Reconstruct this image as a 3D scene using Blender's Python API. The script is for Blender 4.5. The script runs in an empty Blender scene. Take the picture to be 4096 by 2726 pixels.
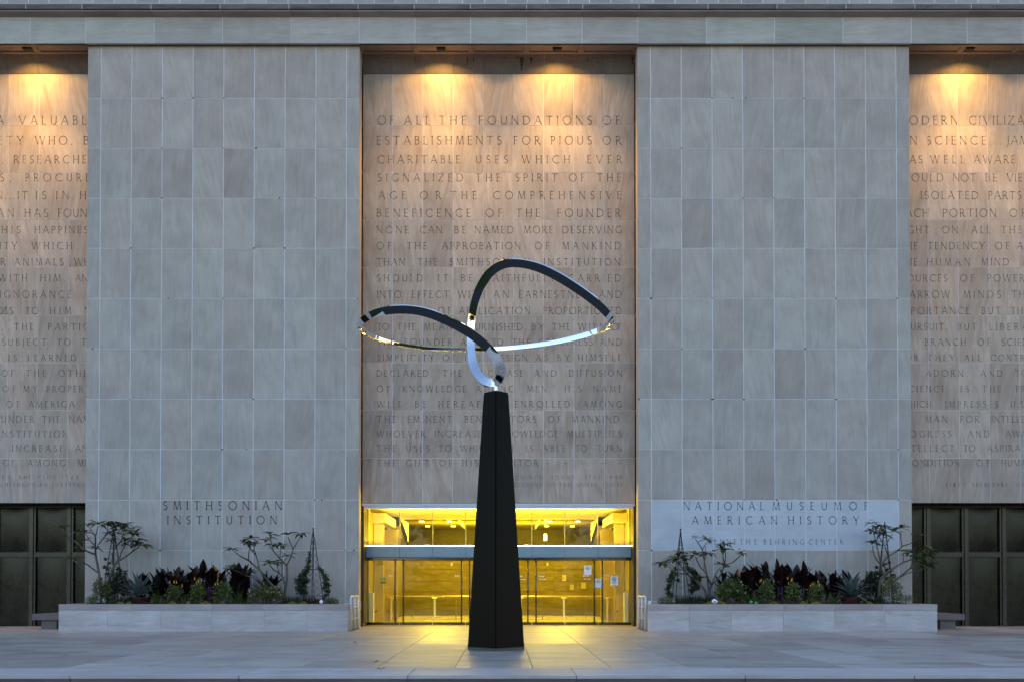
import bpy, math, random
from mathutils import Vector, Matrix
from mathutils.geometry import delaunay_2d_cdt
from math import radians as R, sin, cos, pi

sc = bpy.context.scene
COL = sc.collection
random.seed(7)

# ---------------------------------------------------------------- camera, sky, sun, exposure
F = 3800.0; PX0 = 2012.5; PY0 = 2290.0; W0 = 4096.0; H0 = 2726.0
PITCH = R(0.8); EYE = 1.22
cam_d = bpy.data.cameras.new('camera'); cam = bpy.data.objects.new('camera', cam_d); COL.objects.link(cam)
cam.location = (0, 0, EYE); cam.rotation_euler = (pi/2 + PITCH, 0, 0)
cam_d.sensor_width = 36.0; cam_d.sensor_fit = 'HORIZONTAL'; cam_d.lens = F/W0*36.0
cam_d.shift_x = (W0/2-PX0)/W0; cam_d.shift_y = (PY0-H0/2)/W0
cam_d.clip_end = 3000
sc.camera = cam

world = bpy.data.worlds.new('World'); sc.world = world; world.use_nodes = True
wn = world.node_tree.nodes; wl = world.node_tree.links
sky = wn.new('ShaderNodeTexSky'); sky.sky_type = 'NISHITA'; sky.sun_disc = False
sky.sun_elevation = R(5.0); sky.sun_rotation = R(20); sky.air_density = 1.0; sky.dust_density = 0.5; sky.ozone_density = 2.0
bg = wn['Background']; bg.inputs['Strength'].default_value = 0.15
tint = wn.new('ShaderNodeMix'); tint.data_type = 'RGBA'; tint.blend_type = 'MULTIPLY'; tint.inputs['Factor'].default_value = 1.0
tint.inputs['B'].default_value = (1.045, .915, .985, 1)
wl.new(sky.outputs[0], tint.inputs['A']); wl.new(tint.outputs['Result'], bg.inputs['Color'])

sun_d = bpy.data.lights.new('sun', 'SUN'); sun_d.energy = 0.5; sun_d.angle = R(30); sun_d.color = (1.0, 0.9, 0.8)
sun_o = bpy.data.objects.new('sun', sun_d); COL.objects.link(sun_o)
sun_d.energy = 0.02
_az = R(20); _el = R(4.0)
_dir = Vector((sin(_az)*cos(_el), cos(_az)*cos(_el), sin(_el)))
sun_o.rotation_euler = (-_dir).to_track_quat('-Z', 'Y').to_euler()

vs = sc.view_settings
vs.view_transform = 'Standard'; vs.look = 'None'; vs.gamma = 1.0; vs.use_curve_mapping = False
vs.exposure = 2.56
sc.cycles.max_bounces = 8; sc.cycles.diffuse_bounces = 3; sc.cycles.glossy_bounces = 4
sc.cycles.transparent_max_bounces = 16; sc.cycles.sample_clamp_indirect = 6.0
sc.cycles.use_denoising = True

# ---------------------------------------------------------------- helpers
CX = -0.135                      # x of the building's axis
def at(px, py, Y):
    t = (PY0-py)/F
    dz = Y*(t*cos(PITCH)+sin(PITCH))/(cos(PITCH)-t*sin(PITCH))
    d = Y*cos(PITCH)+dz*sin(PITCH)
    return Vector(((px-PX0)/F*d, Y, EYE+dz))

WORLD = {}
def wpos(o): return WORLD.get(o.name, Vector((0, 0, 0)))
def place(o, w, parent=None):
    w = Vector(w); WORLD[o.name] = w
    if parent is not None:
        o.parent = parent; o.location = w - wpos(parent)
    else: o.location = w
    return o
def tag(o, label=None, cat=None, group=None, kind=None):
    if label: o['label'] = label
    if cat: o['category'] = cat
    if group: o['group'] = group
    if kind: o['kind'] = kind
    return o
def empty(name, loc, parent=None, label=None, cat=None, group=None):
    o = bpy.data.objects.new(name, None); COL.objects.link(o); o.empty_display_size = 0.1
    place(o, loc, parent); tag(o, label, cat, group); return o
def inst(name, mesh, loc, parent=None):
    o = bpy.data.objects.new(name, mesh); COL.objects.link(o); place(o, loc, parent); return o

class B:
    def __init__(s): s.v = []; s.f = []; s.m = []
    def add(s, vs, fs, mi=0):
        n = len(s.v); s.v += [Vector(v) for v in vs]
        for f in fs: s.f.append(tuple(n+i for i in f)); s.m.append(mi)
    def box(s, x0, x1, y0, y1, z0, z1, mi=0):
        if x0 > x1: x0, x1 = x1, x0
        s.add([(x0,y0,z0),(x1,y0,z0),(x1,y1,z0),(x0,y1,z0),(x0,y0,z1),(x1,y0,z1),(x1,y1,z1),(x0,y1,z1)],
              [(0,1,5,4),(1,2,6,5),(2,3,7,6),(3,0,4,7),(4,5,6,7),(3,2,1,0)], mi); return s
    def tube(s, pts, rad, n=6, mi=0, cap=True):
        pts = [Vector(p) for p in pts]; k = len(pts)
        if not hasattr(rad, '__len__'): rad = [rad]*k
        base = len(s.v); prev = None
        for i, p in enumerate(pts):
            t = (pts[min(i+1, k-1)]-pts[max(i-1, 0)])
            if t.length < 1e-9: t = Vector((0,0,1))
            t.normalize()
            a = Vector((0,1,0)) if abs(t.y) < .9 else Vector((1,0,0))
            if prev is not None: a = prev
            u = (a-t*a.dot(t)).normalized(); w = t.cross(u); prev = u
            for j in range(n):
                q = 2*pi*j/n; s.v.append(p+(u*cos(q)+w*sin(q))*rad[i])
        for i in range(k-1):
            for j in range(n):
                a = base+i*n+j; b = base+i*n+(j+1) % n
                s.f.append((a, b, b+n, a+n)); s.m.append(mi)
        if cap:
            s.f.append(tuple(base+j for j in range(n))[::-1]); s.m.append(mi)
            s.f.append(tuple(base+(k-1)*n+j for j in range(n))); s.m.append(mi)
        return s
    def lathe(s, c, prof, n=20, mi=0):
        c = Vector(c); base = len(s.v)
        for r, z in prof:
            for j in range(n):
                q = 2*pi*j/n; s.v.append(c+Vector((r*cos(q), r*sin(q), z)))
        for i in range(len(prof)-1):
            for j in range(n):
                a = base+i*n+j; b = base+i*n+(j+1) % n
                s.f.append((a, b, b+n, a+n)); s.m.append(mi)
        return s
    def quad(s, a, b, c, d, mi=0): s.add([a, b, c, d], [(0,1,2,3)], mi); return s
    def obj(s, name, mat, parent=None, origin=None, smooth=False, label=None, cat=None, group=None, kind=None):
        if origin is None:
            lo = [min(v[i] for v in s.v) for i in range(3)]; hi = [max(v[i] for v in s.v) for i in range(3)]
            origin = Vector([(lo[i]+hi[i])/2 for i in range(3)])
            if parent is None: origin.z = lo[2]
        origin = Vector(origin)
        me = bpy.data.meshes.new(name)
        me.from_pydata([v-origin for v in s.v], [], s.f)
        mats = mat if isinstance(mat, (list, tuple)) else [mat]
        for m in mats: me.materials.append(m)
        if len(mats) > 1: me.polygons.foreach_set('material_index', s.m)
        if smooth: me.polygons.foreach_set('use_smooth', [True]*len(s.f))
        me.update()
        o = inst(name, me, origin, parent)
        return tag(o, label, cat, group, kind)

# ---------------------------------------------------------------- materials
def newmat(name):
    m = bpy.data.materials.new(name); m.use_nodes = True
    nt = m.node_tree; return m, nt, nt.nodes['Principled BSDF']
def mathn(nt, op, a, b=None, c=None, clamp=False):
    n = nt.nodes.new('ShaderNodeMath'); n.operation = op; n.use_clamp = clamp
    for i, v in enumerate((a, b, c)):
        if v is None: continue
        if isinstance(v, (int, float)): n.inputs[i].default_value = v
        else: nt.links.new(v, n.inputs[i])
    return n.outputs[0]
def mixc(nt, fac, a, b, mode='MIX'):
    n = nt.nodes.new('ShaderNodeMix'); n.data_type = 'RGBA'; n.blend_type = mode
    for sock, v in ((n.inputs['Factor'], fac), (n.inputs['A'], a), (n.inputs['B'], b)):
        if isinstance(v, (int, float)): sock.default_value = v
        elif isinstance(v, tuple): sock.default_value = (*v, 1.0) if len(v) == 3 else v
        else: nt.links.new(v, sock)
    return n.outputs['Result']
def noise(nt, vec, scale, detail=4, rough=.55, dist=0.0, w=None):
    n = nt.nodes.new('ShaderNodeTexNoise')
    if w is not None:
        n.noise_dimensions = '4D'
        if isinstance(w, (int, float)): n.inputs['W'].default_value = w
        else: nt.links.new(w, n.inputs['W'])
    n.inputs['Scale'].default_value = scale; n.inputs['Detail'].default_value = detail
    n.inputs['Roughness'].default_value = rough; n.inputs['Distortion'].default_value = dist
    if vec is not None: nt.links.new(vec, n.inputs['Vector'])
    return n.outputs['Fac']
def maprange(nt, v, a, b, c, d):
    n = nt.nodes.new('ShaderNodeMapRange'); nt.links.new(v, n.inputs[0])
    for i, x in enumerate((a, b, c, d)): n.inputs[i+1].default_value = x
    return n.outputs[0]
def bump(nt, h, dist, strength=1.0):
    n = nt.nodes.new('ShaderNodeBump'); nt.links.new(h, n.inputs['Height'])
    n.inputs['Distance'].default_value = dist; n.inputs['Strength'].default_value = strength
    return n.outputs[0]

def stone(name, ca, cb, axis='V', streak=.16, tone=.12, rough=.8, blotch=.1, veins=(.30,.22,.15), veinamt=.25, stain=0.0, spec=.3, coat=None):
    """Cut stone: each block its own tint and its own streaky bedding."""
    m, nt, p = newmat(name)
    tc = nt.nodes.new('ShaderNodeTexCoord').outputs['Object']
    rnd = nt.nodes.new('ShaderNodeObjectInfo').outputs['Random']
    w = mathn(nt, 'MULTIPLY', rnd, 73.0)
    wn_ = nt.nodes.new('ShaderNodeTexWhiteNoise'); wn_.noise_dimensions = '1D'; nt.links.new(w, wn_.inputs['W'])
    r2 = wn_.outputs['Value']
    rot = nt.nodes.new('ShaderNodeVectorRotate'); rot.rotation_type = 'Y_AXIS' if axis in 'VH' else 'Z_AXIS'
    nt.links.new(tc, rot.inputs['Vector'])
    amp = {'V': .5, 'H': .12, 'F': .06}[axis]
    ang = mathn(nt, 'MULTIPLY', mathn(nt, 'SUBTRACT', r2, .5), amp); nt.links.new(ang, rot.inputs['Angle'])
    mp = nt.nodes.new('ShaderNodeMapping'); nt.links.new(rot.outputs[0], mp.inputs['Vector'])
    mp.inputs['Scale'].default_value = {'V': (4.6, 4.6, .5), 'H': (.6, 5, 5), 'F': (.28, 1.5, 1.5)}[axis]
    s1 = noise(nt, mp.outputs[0], 1.0, 7, .62, 1.1, w)
    s2 = noise(nt, mp.outputs[0], 3.2, 5, .6, .4, w)
    b1 = noise(nt, tc, 1.3, 4, .55, .3, w)
    grit = noise(nt, tc, 140, 2, .6)
    base = mixc(nt, maprange(nt, mathn(nt, 'ADD', mathn(nt, 'MULTIPLY', rnd, .75), mathn(nt, 'MULTIPLY', b1, .5)), .15, 1.1, 0, 1), ca, cb)
    vfac = maprange(nt, s1, .50, .70, 0, veinamt)
    base = mixc(nt, vfac, base, veins)
    lit = maprange(nt, s1, .46, .30, 0, veinamt*.9)
    base = mixc(nt, lit, base, tuple(min(1, c*1.25+.03) for c in ca))
    # brightness: per block, per streak, per blotch
    f = mathn(nt, 'ADD', 1-tone/2, mathn(nt, 'MULTIPLY', r2, tone))
    f = mathn(nt, 'MULTIPLY', f, maprange(nt, s2, .3, .7, 1-streak, 1+streak))
    f = mathn(nt, 'MULTIPLY', f, maprange(nt, b1, .3, .7, 1-blotch, 1+blotch))
    f = mathn(nt, 'MULTIPLY', f, maprange(nt, grit, .3, .7, .9, 1.1))
    cmb = nt.nodes.new('ShaderNodeCombineColor')
    for i in range(3): nt.links.new(f, cmb.inputs[i])
    col = mixc(nt, 1.0, base, cmb.outputs[0], 'MULTIPLY')
    if stain:
        sp = noise(nt, tc, 9, 6, .75, .6, w)
        col = mixc(nt, maprange(nt, sp, .58, .72, 0, stain), col, (.09,.085,.08))
    nt.links.new(col, p.inputs['Base Color'])
    p.inputs['Roughness'].default_value = rough; p.inputs['Specular IOR Level'].default_value = spec
    nt.links.new(bump(nt, mathn(nt, 'ADD', grit, mathn(nt, 'MULTIPLY', s2, 1.5)), .003, .5), p.inputs['Normal'])
    return m
def plain(name, col, rough=.6, metal=0.0, spec=.5, var=.1, scale=20, bmp=0.0, coat=0.0, trans=0.0, objvar=0.0):
    m, nt, p = newmat(name)
    tc = nt.nodes.new('ShaderNodeTexCoord').outputs['Object']
    n = noise(nt, tc, scale, 5, .6, .3)
    c = mixc(nt, maprange(nt, n, .3, .7, 0, 1), tuple(x*(1-var) for x in col), tuple(min(1, x*(1+var)) for x in col))
    if objvar:
        rnd = nt.nodes.new('ShaderNodeObjectInfo').outputs['Random']
        hs = nt.nodes.new('ShaderNodeHueSaturation'); nt.links.new(c, hs.inputs['Color'])
        nt.links.new(maprange(nt, rnd, 0, 1, 1-objvar, 1+objvar), hs.inputs['Value'])
        c = hs.outputs[0]
    nt.links.new(c, p.inputs['Base Color'])
    nt.links.new(maprange(nt, n, .3, .7, max(0, rough*.85), min(1, rough*1.15)), p.inputs['Roughness'])
    p.inputs['Metallic'].default_value = metal; p.inputs['Specular IOR Level'].default_value = spec
    if coat: p.inputs['Coat Weight'].default_value = coat
    if bmp: nt.links.new(bump(nt, n, bmp), p.inputs['Normal'])
    return m
def leafmat(name, ca, cb, rough=.45, spec=.4, scale=6):
    """Leaves: hue varies from leaf to leaf through a position noise; a little light shines through."""
    m, nt, p = newmat(name)
    tc = nt.nodes.new('ShaderNodeTexCoord').outputs['Object']
    n = noise(nt, tc, scale, 3, .6)
    n2 = noise(nt, tc, scale*9, 2, .6)
    c = mixc(nt, maprange(nt, mathn(nt, 'ADD', n, mathn(nt, 'MULTIPLY', n2, .6)), .55, 1.05, 0, 1), ca, cb)
    nt.links.new(c, p.inputs['Base Color'])
    p.inputs['Roughness'].default_value = rough; p.inputs['Specular IOR Level'].default_value = spec
    tr = nt.nodes.new('ShaderNodeBsdfTranslucent'); nt.links.new(c, tr.inputs['Color'])
    mx = nt.nodes.new('ShaderNodeMixShader'); mx.inputs[0].default_value = .22
    nt.links.new(p.outputs[0], mx.inputs[1]); nt.links.new(tr.outputs[0], mx.inputs[2])
    nt.links.new(mx.outputs[0], nt.nodes['Material Output'].inputs['Surface'])
    return m
def glassmat(name, tint=(.93,.94,.9), refl=1.0):
    m, nt, p = newmat(name); nt.nodes.remove(p)
    t = nt.nodes.new('ShaderNodeBsdfTransparent'); t.inputs['Color'].default_value = (*tint, 1)
    g = nt.nodes.new('ShaderNodeBsdfGlossy'); g.inputs['Roughness'].default_value = .02
    fr = nt.nodes.new('ShaderNodeFresnel'); fr.inputs['IOR'].default_value = 1.5
    mx = nt.nodes.new('ShaderNodeMixShader')
    nt.links.new(mathn(nt, 'MULTIPLY', fr.outputs[0], refl), mx.inputs[0])
    nt.links.new(t.outputs[0], mx.inputs[1]); nt.links.new(g.outputs[0], mx.inputs[2])
    nt.links.new(mx.outputs[0], nt.nodes['Material Output'].inputs['Surface'])
    return m
def emit(name, col, strength):
    m, nt, p = newmat(name)
    p.inputs['Base Color'].default_value = (.8,.8,.8,1)
    p.inputs['Emission Color'].default_value = (*col, 1); p.inputs['Emission Strength'].default_value = strength
    return m

PINK = (.38,.32,.282); GREY = (.41,.375,.335)
M_tower = stone('pier_sandstone', PINK, GREY, 'V', streak=.075, tone=.18, veins=(.28,.23,.20), veinamt=.32)
M_panel = stone('inscribed_sandstone', (.40,.315,.26), (.37,.315,.265), 'V', streak=.13, tone=.24, blotch=.14, veins=(.24,.17,.125), veinamt=.55)
M_clean = stone('clean_limestone', (.51,.52,.55), (.47,.48,.51), 'H', streak=.04, tone=.08, veins=(.38,.36,.36), veinamt=.2)
M_lintel = stone('lintel_sandstone', (.39,.35,.32), (.37,.375,.33), 'H', streak=.10, tone=.18, veins=(.3,.26,.23), veinamt=.4)
M_cornice = stone('weathered_cornice_stone', (.11,.105,.10), (.16,.15,.14), 'H', streak=.2, tone=.25, veins=(.05,.048,.045), veinamt=.7, stain=.5)
M_attic = stone('attic_sandstone', (.33,.30,.30), (.36,.355,.35), 'V', streak=.05, tone=.3, veins=(.3,.27,.26), veinamt=.2)
M_soffit = stone('soffit_stone', (.30,.23,.18), (.25,.2,.16), 'H', streak=.1, tone=.15, veinamt=.3, stain=.3)
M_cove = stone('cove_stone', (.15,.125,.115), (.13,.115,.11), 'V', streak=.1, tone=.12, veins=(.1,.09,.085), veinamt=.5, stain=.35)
M_groove = plain('shaded_cut_face', (.19,.145,.11), .9, var=.2, spec=.1)  # floors of the cut letters: groove shade put into a darker stone colour
M_paint = plain('dark_letter_paint', (.045,.05,.055), .6, var=.2, spec=.2)
M_mortar = plain('pale_mortar', (.70,.70,.74), .9, var=.12, scale=3, spec=.1)
M_core = plain('backing_stone', (.42,.34,.29), .85, var=.08, scale=2)
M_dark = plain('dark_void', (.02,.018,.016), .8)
M_planter = stone('planter_marble', (.42,.375,.37), (.49,.465,.45), 'H', streak=.12, tone=.20, veins=(.36,.27,.24), veinamt=.6, stain=.35)
M_cap = stone('planter_cap_stone', (.33,.27,.26), (.38,.33,.32), 'H', streak=.06, tone=.16, veins=(.26,.19,.17), veinamt=.4, stain=.12)
M_pave = stone('paving_granite', (.40,.34,.30), (.41,.37,.335), 'F', streak=.26, tone=.34, rough=.36, veins=(.17,.155,.15), veinamt=.75, stain=.08, spec=.45)
M_coping = stone('coping_granite', (.47,.415,.405), (.50,.45,.44), 'F', streak=.08, tone=.10, rough=.5, veins=(.28,.25,.24), veinamt=.4, spec=.4)
M_edge = stone('stained_edge_stone', (.12,.095,.078), (.14,.11,.092), 'H', streak=.14, tone=.15, veins=(.05,.05,.045), veinamt=.5, stain=.8)
M_joint = plain('joint_sand', (.12,.11,.10), .9)
M_bench = stone('bench_granite', (.13,.105,.10), (.14,.118,.112), 'H', streak=.1, tone=.1, stain=.1)
M_steel = plain('polished_steel', (.80,.80,.81), .03, 1.0, var=.01)
M_chrome = plain('chrome', (.55,.55,.56), .08, 1.0, var=.03)
M_dchrome = plain('dark_chrome', (.075,.075,.08), .14, 1.0, var=.1)
M_granite = plain('black_granite', (.0045,.0045,.004), .3, var=.35, scale=90, spec=.045)
M_plinth = plain('grey_plinth_granite', (.03,.032,.034), .5, var=.3, scale=60)
M_bronze = plain('dark_bronze', (.032,.030,.024), .28, 1.0, var=.12, scale=3)
M_bronzef = plain('bronze_frame', (.06,.057,.05), .3, 1.0, var=.1, scale=5)
M_jamb = plain('brown_metal', (.05,.038,.03), .5, .3, var=.15)
M_alu = plain('pale_aluminium', (.52,.56,.64), .7, 0, var=.04, scale=2)
M_frost = plain('frosted_blue_glass', (.17,.27,.36), .3, 0, var=.02, scale=1, coat=.1)
M_brass = plain('brass_cladding', (.46,.37,.15), .32, .7, var=.08, scale=2)
M_cream = plain('cream_plaster', (.78,.72,.48), .7, var=.03, scale=1)
M_hallwall = stone('hall_stone', (.085,.068,.025), (.115,.09,.035), 'H', streak=.25, tone=.1, veins=(.19,.155,.08), veinamt=.6)
M_hallfloor = plain('hall_floor', (.36,.33,.27), .25, var=.05, scale=1)
M_hallceil = plain('hall_metal_ceiling', (.40,.32,.16), .22, .6, var=.1, scale=.6)
M_hallback = plain('hall_brown_panel', (.10,.08,.035), .35, .1, var=.15, scale=2)
M_glass = glassmat('clear_glass', refl=.4)
M_railm = plain('galvanised_rail', (.46,.50,.54), .4, .15, var=.06)
M_ring = plain('painted_iron', (.012,.013,.013), .5, .3)
M_soil = plain('soil', (.035,.026,.02), .95, var=.3, bmp=.01)
M_bark = plain('plumeria_bark', (.095,.082,.062), .8, var=.25, scale=30, bmp=.003)
M_white = plain('white_enamel', (.75,.75,.73), .45, var=.02)
M_paper = plain('white_paper', (.8,.8,.8), .8, var=.01)
M_black = plain('black_ink', (.01,.01,.01), .8)
M_lawn = plain('lawn', (.025,.035,.014), .95, var=.3, scale=1, spec=0)
M_asph = plain('road_asphalt', (.038,.036,.034), .95, var=.15, spec=0)
YEL = (1.0, .73, .045)
M_strip = emit('lamp_strip', (1.0,.76,.22), 5.0)
M_lamp = emit('lamp_glass', (1.0,.70,.12), 3.0)
M_brassr = plain('bright_brass', (.75,.66,.42), .25, .6, var=.03)
M_stain = plain('black_water_stain', (.03,.027,.025), .9, var=.4, scale=12)
# ---------------------------------------------------------------- carved capitals
def arc(cx, cy, rx, ry, a0, a1, n=10):
    return [(cx+rx*cos(R(a0+(a1-a0)*i/n)), cy+ry*sin(R(a0+(a1-a0)*i/n))) for i in range(n+1)]
K, N_ = .105, .065   # thick, thin stroke
G = {
 'A': (.76, [([(0,0),(.38,1)],N_),([(.38,1),(.76,0)],K),([(.15,.36),(.61,.36)],N_)]),
 'B': (.50, [([(.05,0),(.05,1)],K),([(.05,.97)]+arc(.22,.755,.22,.215,90,-90,7)+[(.05,.54)],.08),([(.05,.54)]+arc(.25,.285,.25,.255,90,-90,8)+[(.05,.03)],.08)]),
 'C': (.80, [(arc(.48,.5,.46,.48,48,312,16),.085)]),
 'D': (.78, [([(.05,0),(.05,1)],K),([(.05,.97)]+arc(.28,.5,.48,.47,90,-90,12)+[(.05,.03)],.085)]),
 'E': (.45, [([(.05,0),(.05,1)],K),([(.05,.97),(.43,.97)],N_),([(.05,.53),(.39,.53)],N_),([(.05,.03),(.45,.03)],N_)]),
 'F': (.43, [([(.05,0),(.05,1)],K),([(.05,.97),(.43,.97)],N_),([(.05,.52),(.38,.52)],N_)]),
 'G': (.82, [(arc(.48,.5,.46,.48,48,318,16),.085),([(.78,.42),(.78,.1)],K)]),
 'H': (.70, [([(.05,0),(.05,1)],K),([(.65,0),(.65,1)],K),([(.05,.52),(.65,.52)],N_)]),
 'I': (.10, [([(.05,0),(.05,1)],K)]),
 'J': (.24, [([(.18,1),(.18,.05),(.14,-.1),(.02,-.18)],.09)]),
 'K': (.62, [([(.05,0),(.05,1)],K),([(.08,.48),(.52,1)],N_),([(.16,.56),(.62,0)],K)]),
 'L': (.44, [([(.05,0),(.05,1)],K),([(.05,.03),(.44,.03)],N_)]),
 'M': (.86, [([(.02,0),(.12,1)],N_),([(.12,1),(.43,.05)],K),([(.43,.05),(.74,1)],N_),([(.74,1),(.84,0)],K)]),
 'N': (.74, [([(.04,0),(.04,1)],N_),([(.04,1),(.70,0)],K),([(.70,0),(.70,1)],N_)]),
 'O': (.94, [(arc(.47,.5,.45,.49,0,360,22),.085)]),
 'P': (.48, [([(.05,0),(.05,1)],K),([(.05,.97)]+arc(.22,.72,.24,.25,90,-90,8)+[(.05,.47)],.08)]),
 'Q': (.94, [(arc(.47,.5,.45,.49,0,360,22),.085),([(.5,.06),(.98,-.16)],.08)]),
 'R': (.60, [([(.05,0),(.05,1)],K),([(.05,.97)]+arc(.22,.735,.23,.235,90,-90,8)+[(.05,.50)],.08),([(.24,.50),(.60,0)],K)]),
 'S': (.48, [(arc(.25,.745,.20,.23,40,270,9)+arc(.24,.265,.22,.245,90,-140,10),.09)]),
 'T': (.68, [([(.34,0),(.34,1)],K),([(0,.97),(.68,.97)],N_)]),
 'U': (.66, [([(.05,1),(.05,.35)]+arc(.33,.32,.28,.30,180,360,9)+[(.61,.35),(.61,1)],.085)]),
 'V': (.74, [([(0,1),(.37,0)],K),([(.37,0),(.74,1)],N_)]),
 'W': (1.12, [([(0,1),(.30,0)],K),([(.30,0),(.56,1)],N_),([(.56,1),(.84,0)],K),([(.84,0),(1.12,1)],N_)]),
 'X': (.66, [([(0,1),(.66,0)],K),([(0,0),(.66,1)],N_)]),
 'Y': (.66, [([(.33,0),(.33,.48)],K),([(0,1),(.33,.48)],K),([(.33,.48),(.66,1)],N_)]),
 'Z': (.64, [([(.03,.97),(.60,.97)],N_),([(.60,.97),(.03,.03)],K),([(.03,.03),(.63,.03)],N_)]),
 '1': (.16, [([(.10,0),(.10,1),(.0,.85)],.09)]),
 '4': (.55, [([(.40,0),(.40,1),(.0,.3),(.54,.3)],.08)]),
 '5': (.48, [([(.42,1),(.12,1),(.08,.6)]+arc(.2,.31,.25,.3,80,-130,9),.085)]),
 '6': (.52, [([(.42,1)]+arc(.27,.31,.24,.30,150,510,14),.08)]),
 '7': (.50, [([(.0,.97),(.48,.97),(.15,0)],.09)]),
 '8': (.50, [(arc(.25,.76,.19,.23,0,360,12),.08),(arc(.25,.27,.23,.27,0,360,12),.08)]),
 '2': (.50, [(arc(.24,.73,.22,.26,160,-30,8)+[(.0,.03),(.5,.03)],.085)]),
 '9': (.52, [([(.10,0)]+arc(.25,.69,.24,.30,-30,330,14),.08)]),
 '.': (.10, [([(.05,.0),(.05,.10)],.10)]),
 ',': (.12, [([(.07,.10),(.02,-.10)],.08)]),
 '"': (.22, [([(.04,1.08),(.04,.92)],.06),([(.16,1.08),(.16,.92)],.06)]),
 '-': (.30, [([(.02,.45),(.28,.45)],.06)]),
 '~': (.40, [([(.0,.42),(.12,.52),(.28,.42),(.40,.52)],.06)]),
}
def stroke_polys(pts, w, flare=True):
    out = []
    k = len(pts)
    closed = k > 3 and abs(pts[0][0]-pts[-1][0]) < 1e-6 and abs(pts[0][1]-pts[-1][1]) < 1e-6
    for i in range(k-1):
        a = Vector(pts[i]); b = Vector(pts[i+1]); d = b-a
        if d.length < 1e-6: continue
        t = d.normalized(); n = Vector((-t.y, t.x)); h = w/2
        if k > 2:                                   # curve pieces overlap a little so that no slit is left
            a2 = a-t*h*.35; b2 = b+t*h*.35
            out.append([a2-n*h, b2-n*h, b2+n*h, a2+n*h])
        else:
            L = d.length; e = min(.16, L*.3); g = h*.85; fl = h*1.9
            if not flare or L < .3: out.append([a-n*h, b-n*h, b+n*h, a+n*h]); continue
            a1 = a+t*e; b1 = b-t*e
            out.append([a-n*fl, a1-n*g, b1-n*g, b-n*fl, b+n*fl, b1+n*g, a1+n*g, a+n*fl])
    return out
def word_polys(word, x0, x1, zb, h, bold=.92):
    """Letters of a word spread between x0 and x1 (metres), baseline zb, cap height h."""
    ws = [G[c][0]*h for c in word]; n = len(word)
    free = (x1-x0)-sum(ws)
    gap = free/(n-1) if n > 1 else 0
    sx = 1.0
    if n > 1 and gap < .06*h: sx = max(.7, ((x1-x0)-.06*h*(n-1))/sum(ws)); gap = ((x1-x0)-sum(ws)*sx)/(n-1)
    res = []; x = x0
    for c, w in zip(word, ws):
        for pts, sw in G[c][1]:
            for poly in stroke_polys([(p[0]*sx, p[1]) for p in pts], sw*bold):
                res.append([(x+v.x*h, zb+v.y*h) for v in poly])
        x += w*sx+gap
    return res
def pip_clip_bbox(poly, x0, x1, z0, z1):
    xs = [p[0] for p in poly]; zs = [p[1] for p in poly]
    return max(xs) > x0 and min(xs) < x1 and max(zs) > z0 and min(zs) < z1
def area2(p): return sum(p[i][0]*p[(i+1) % len(p)][1]-p[(i+1) % len(p)][0]*p[i][1] for i in range(len(p)))

def slab_mesh_plain(w, h, d, ch=.004):
    b = B(); x, z = w/2, h/2
    b.add([(-x,ch,-z),(x,ch,-z),(x,ch,z),(-x,ch,z),(-x+ch,0,-z+ch),(x-ch,0,-z+ch),(x-ch,0,z-ch),(-x+ch,0,z-ch),(-x,d,-z),(x,d,-z),(x,d,z),(-x,d,z)],
          [(4,5,6,7),(0,1,5,4),(1,2,6,5),(2,3,7,6),(3,0,4,7),(1,0,8,9),(2,1,9,10),(3,2,10,11),(0,3,11,8)])
    return b
CACHE = {}
def slab(name, x0, x1, z0, z1, y, mat, parent, d=.05, jit=.0015):
    w, h = round(x1-x0, 4), round(z1-z0, 4); key = (w, h, d, mat.name)
    if key not in CACHE:
        b = slab_mesh_plain(w, h, d); me = bpy.data.meshes.new(name)
        me.from_pydata(b.v, [], b.f); me.materials.append(mat); me.update(); CACHE[key] = me
    return inst(name, CACHE[key], ((x0+x1)/2, y+random.uniform(-jit, jit), (z0+z1)/2), parent)
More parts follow.
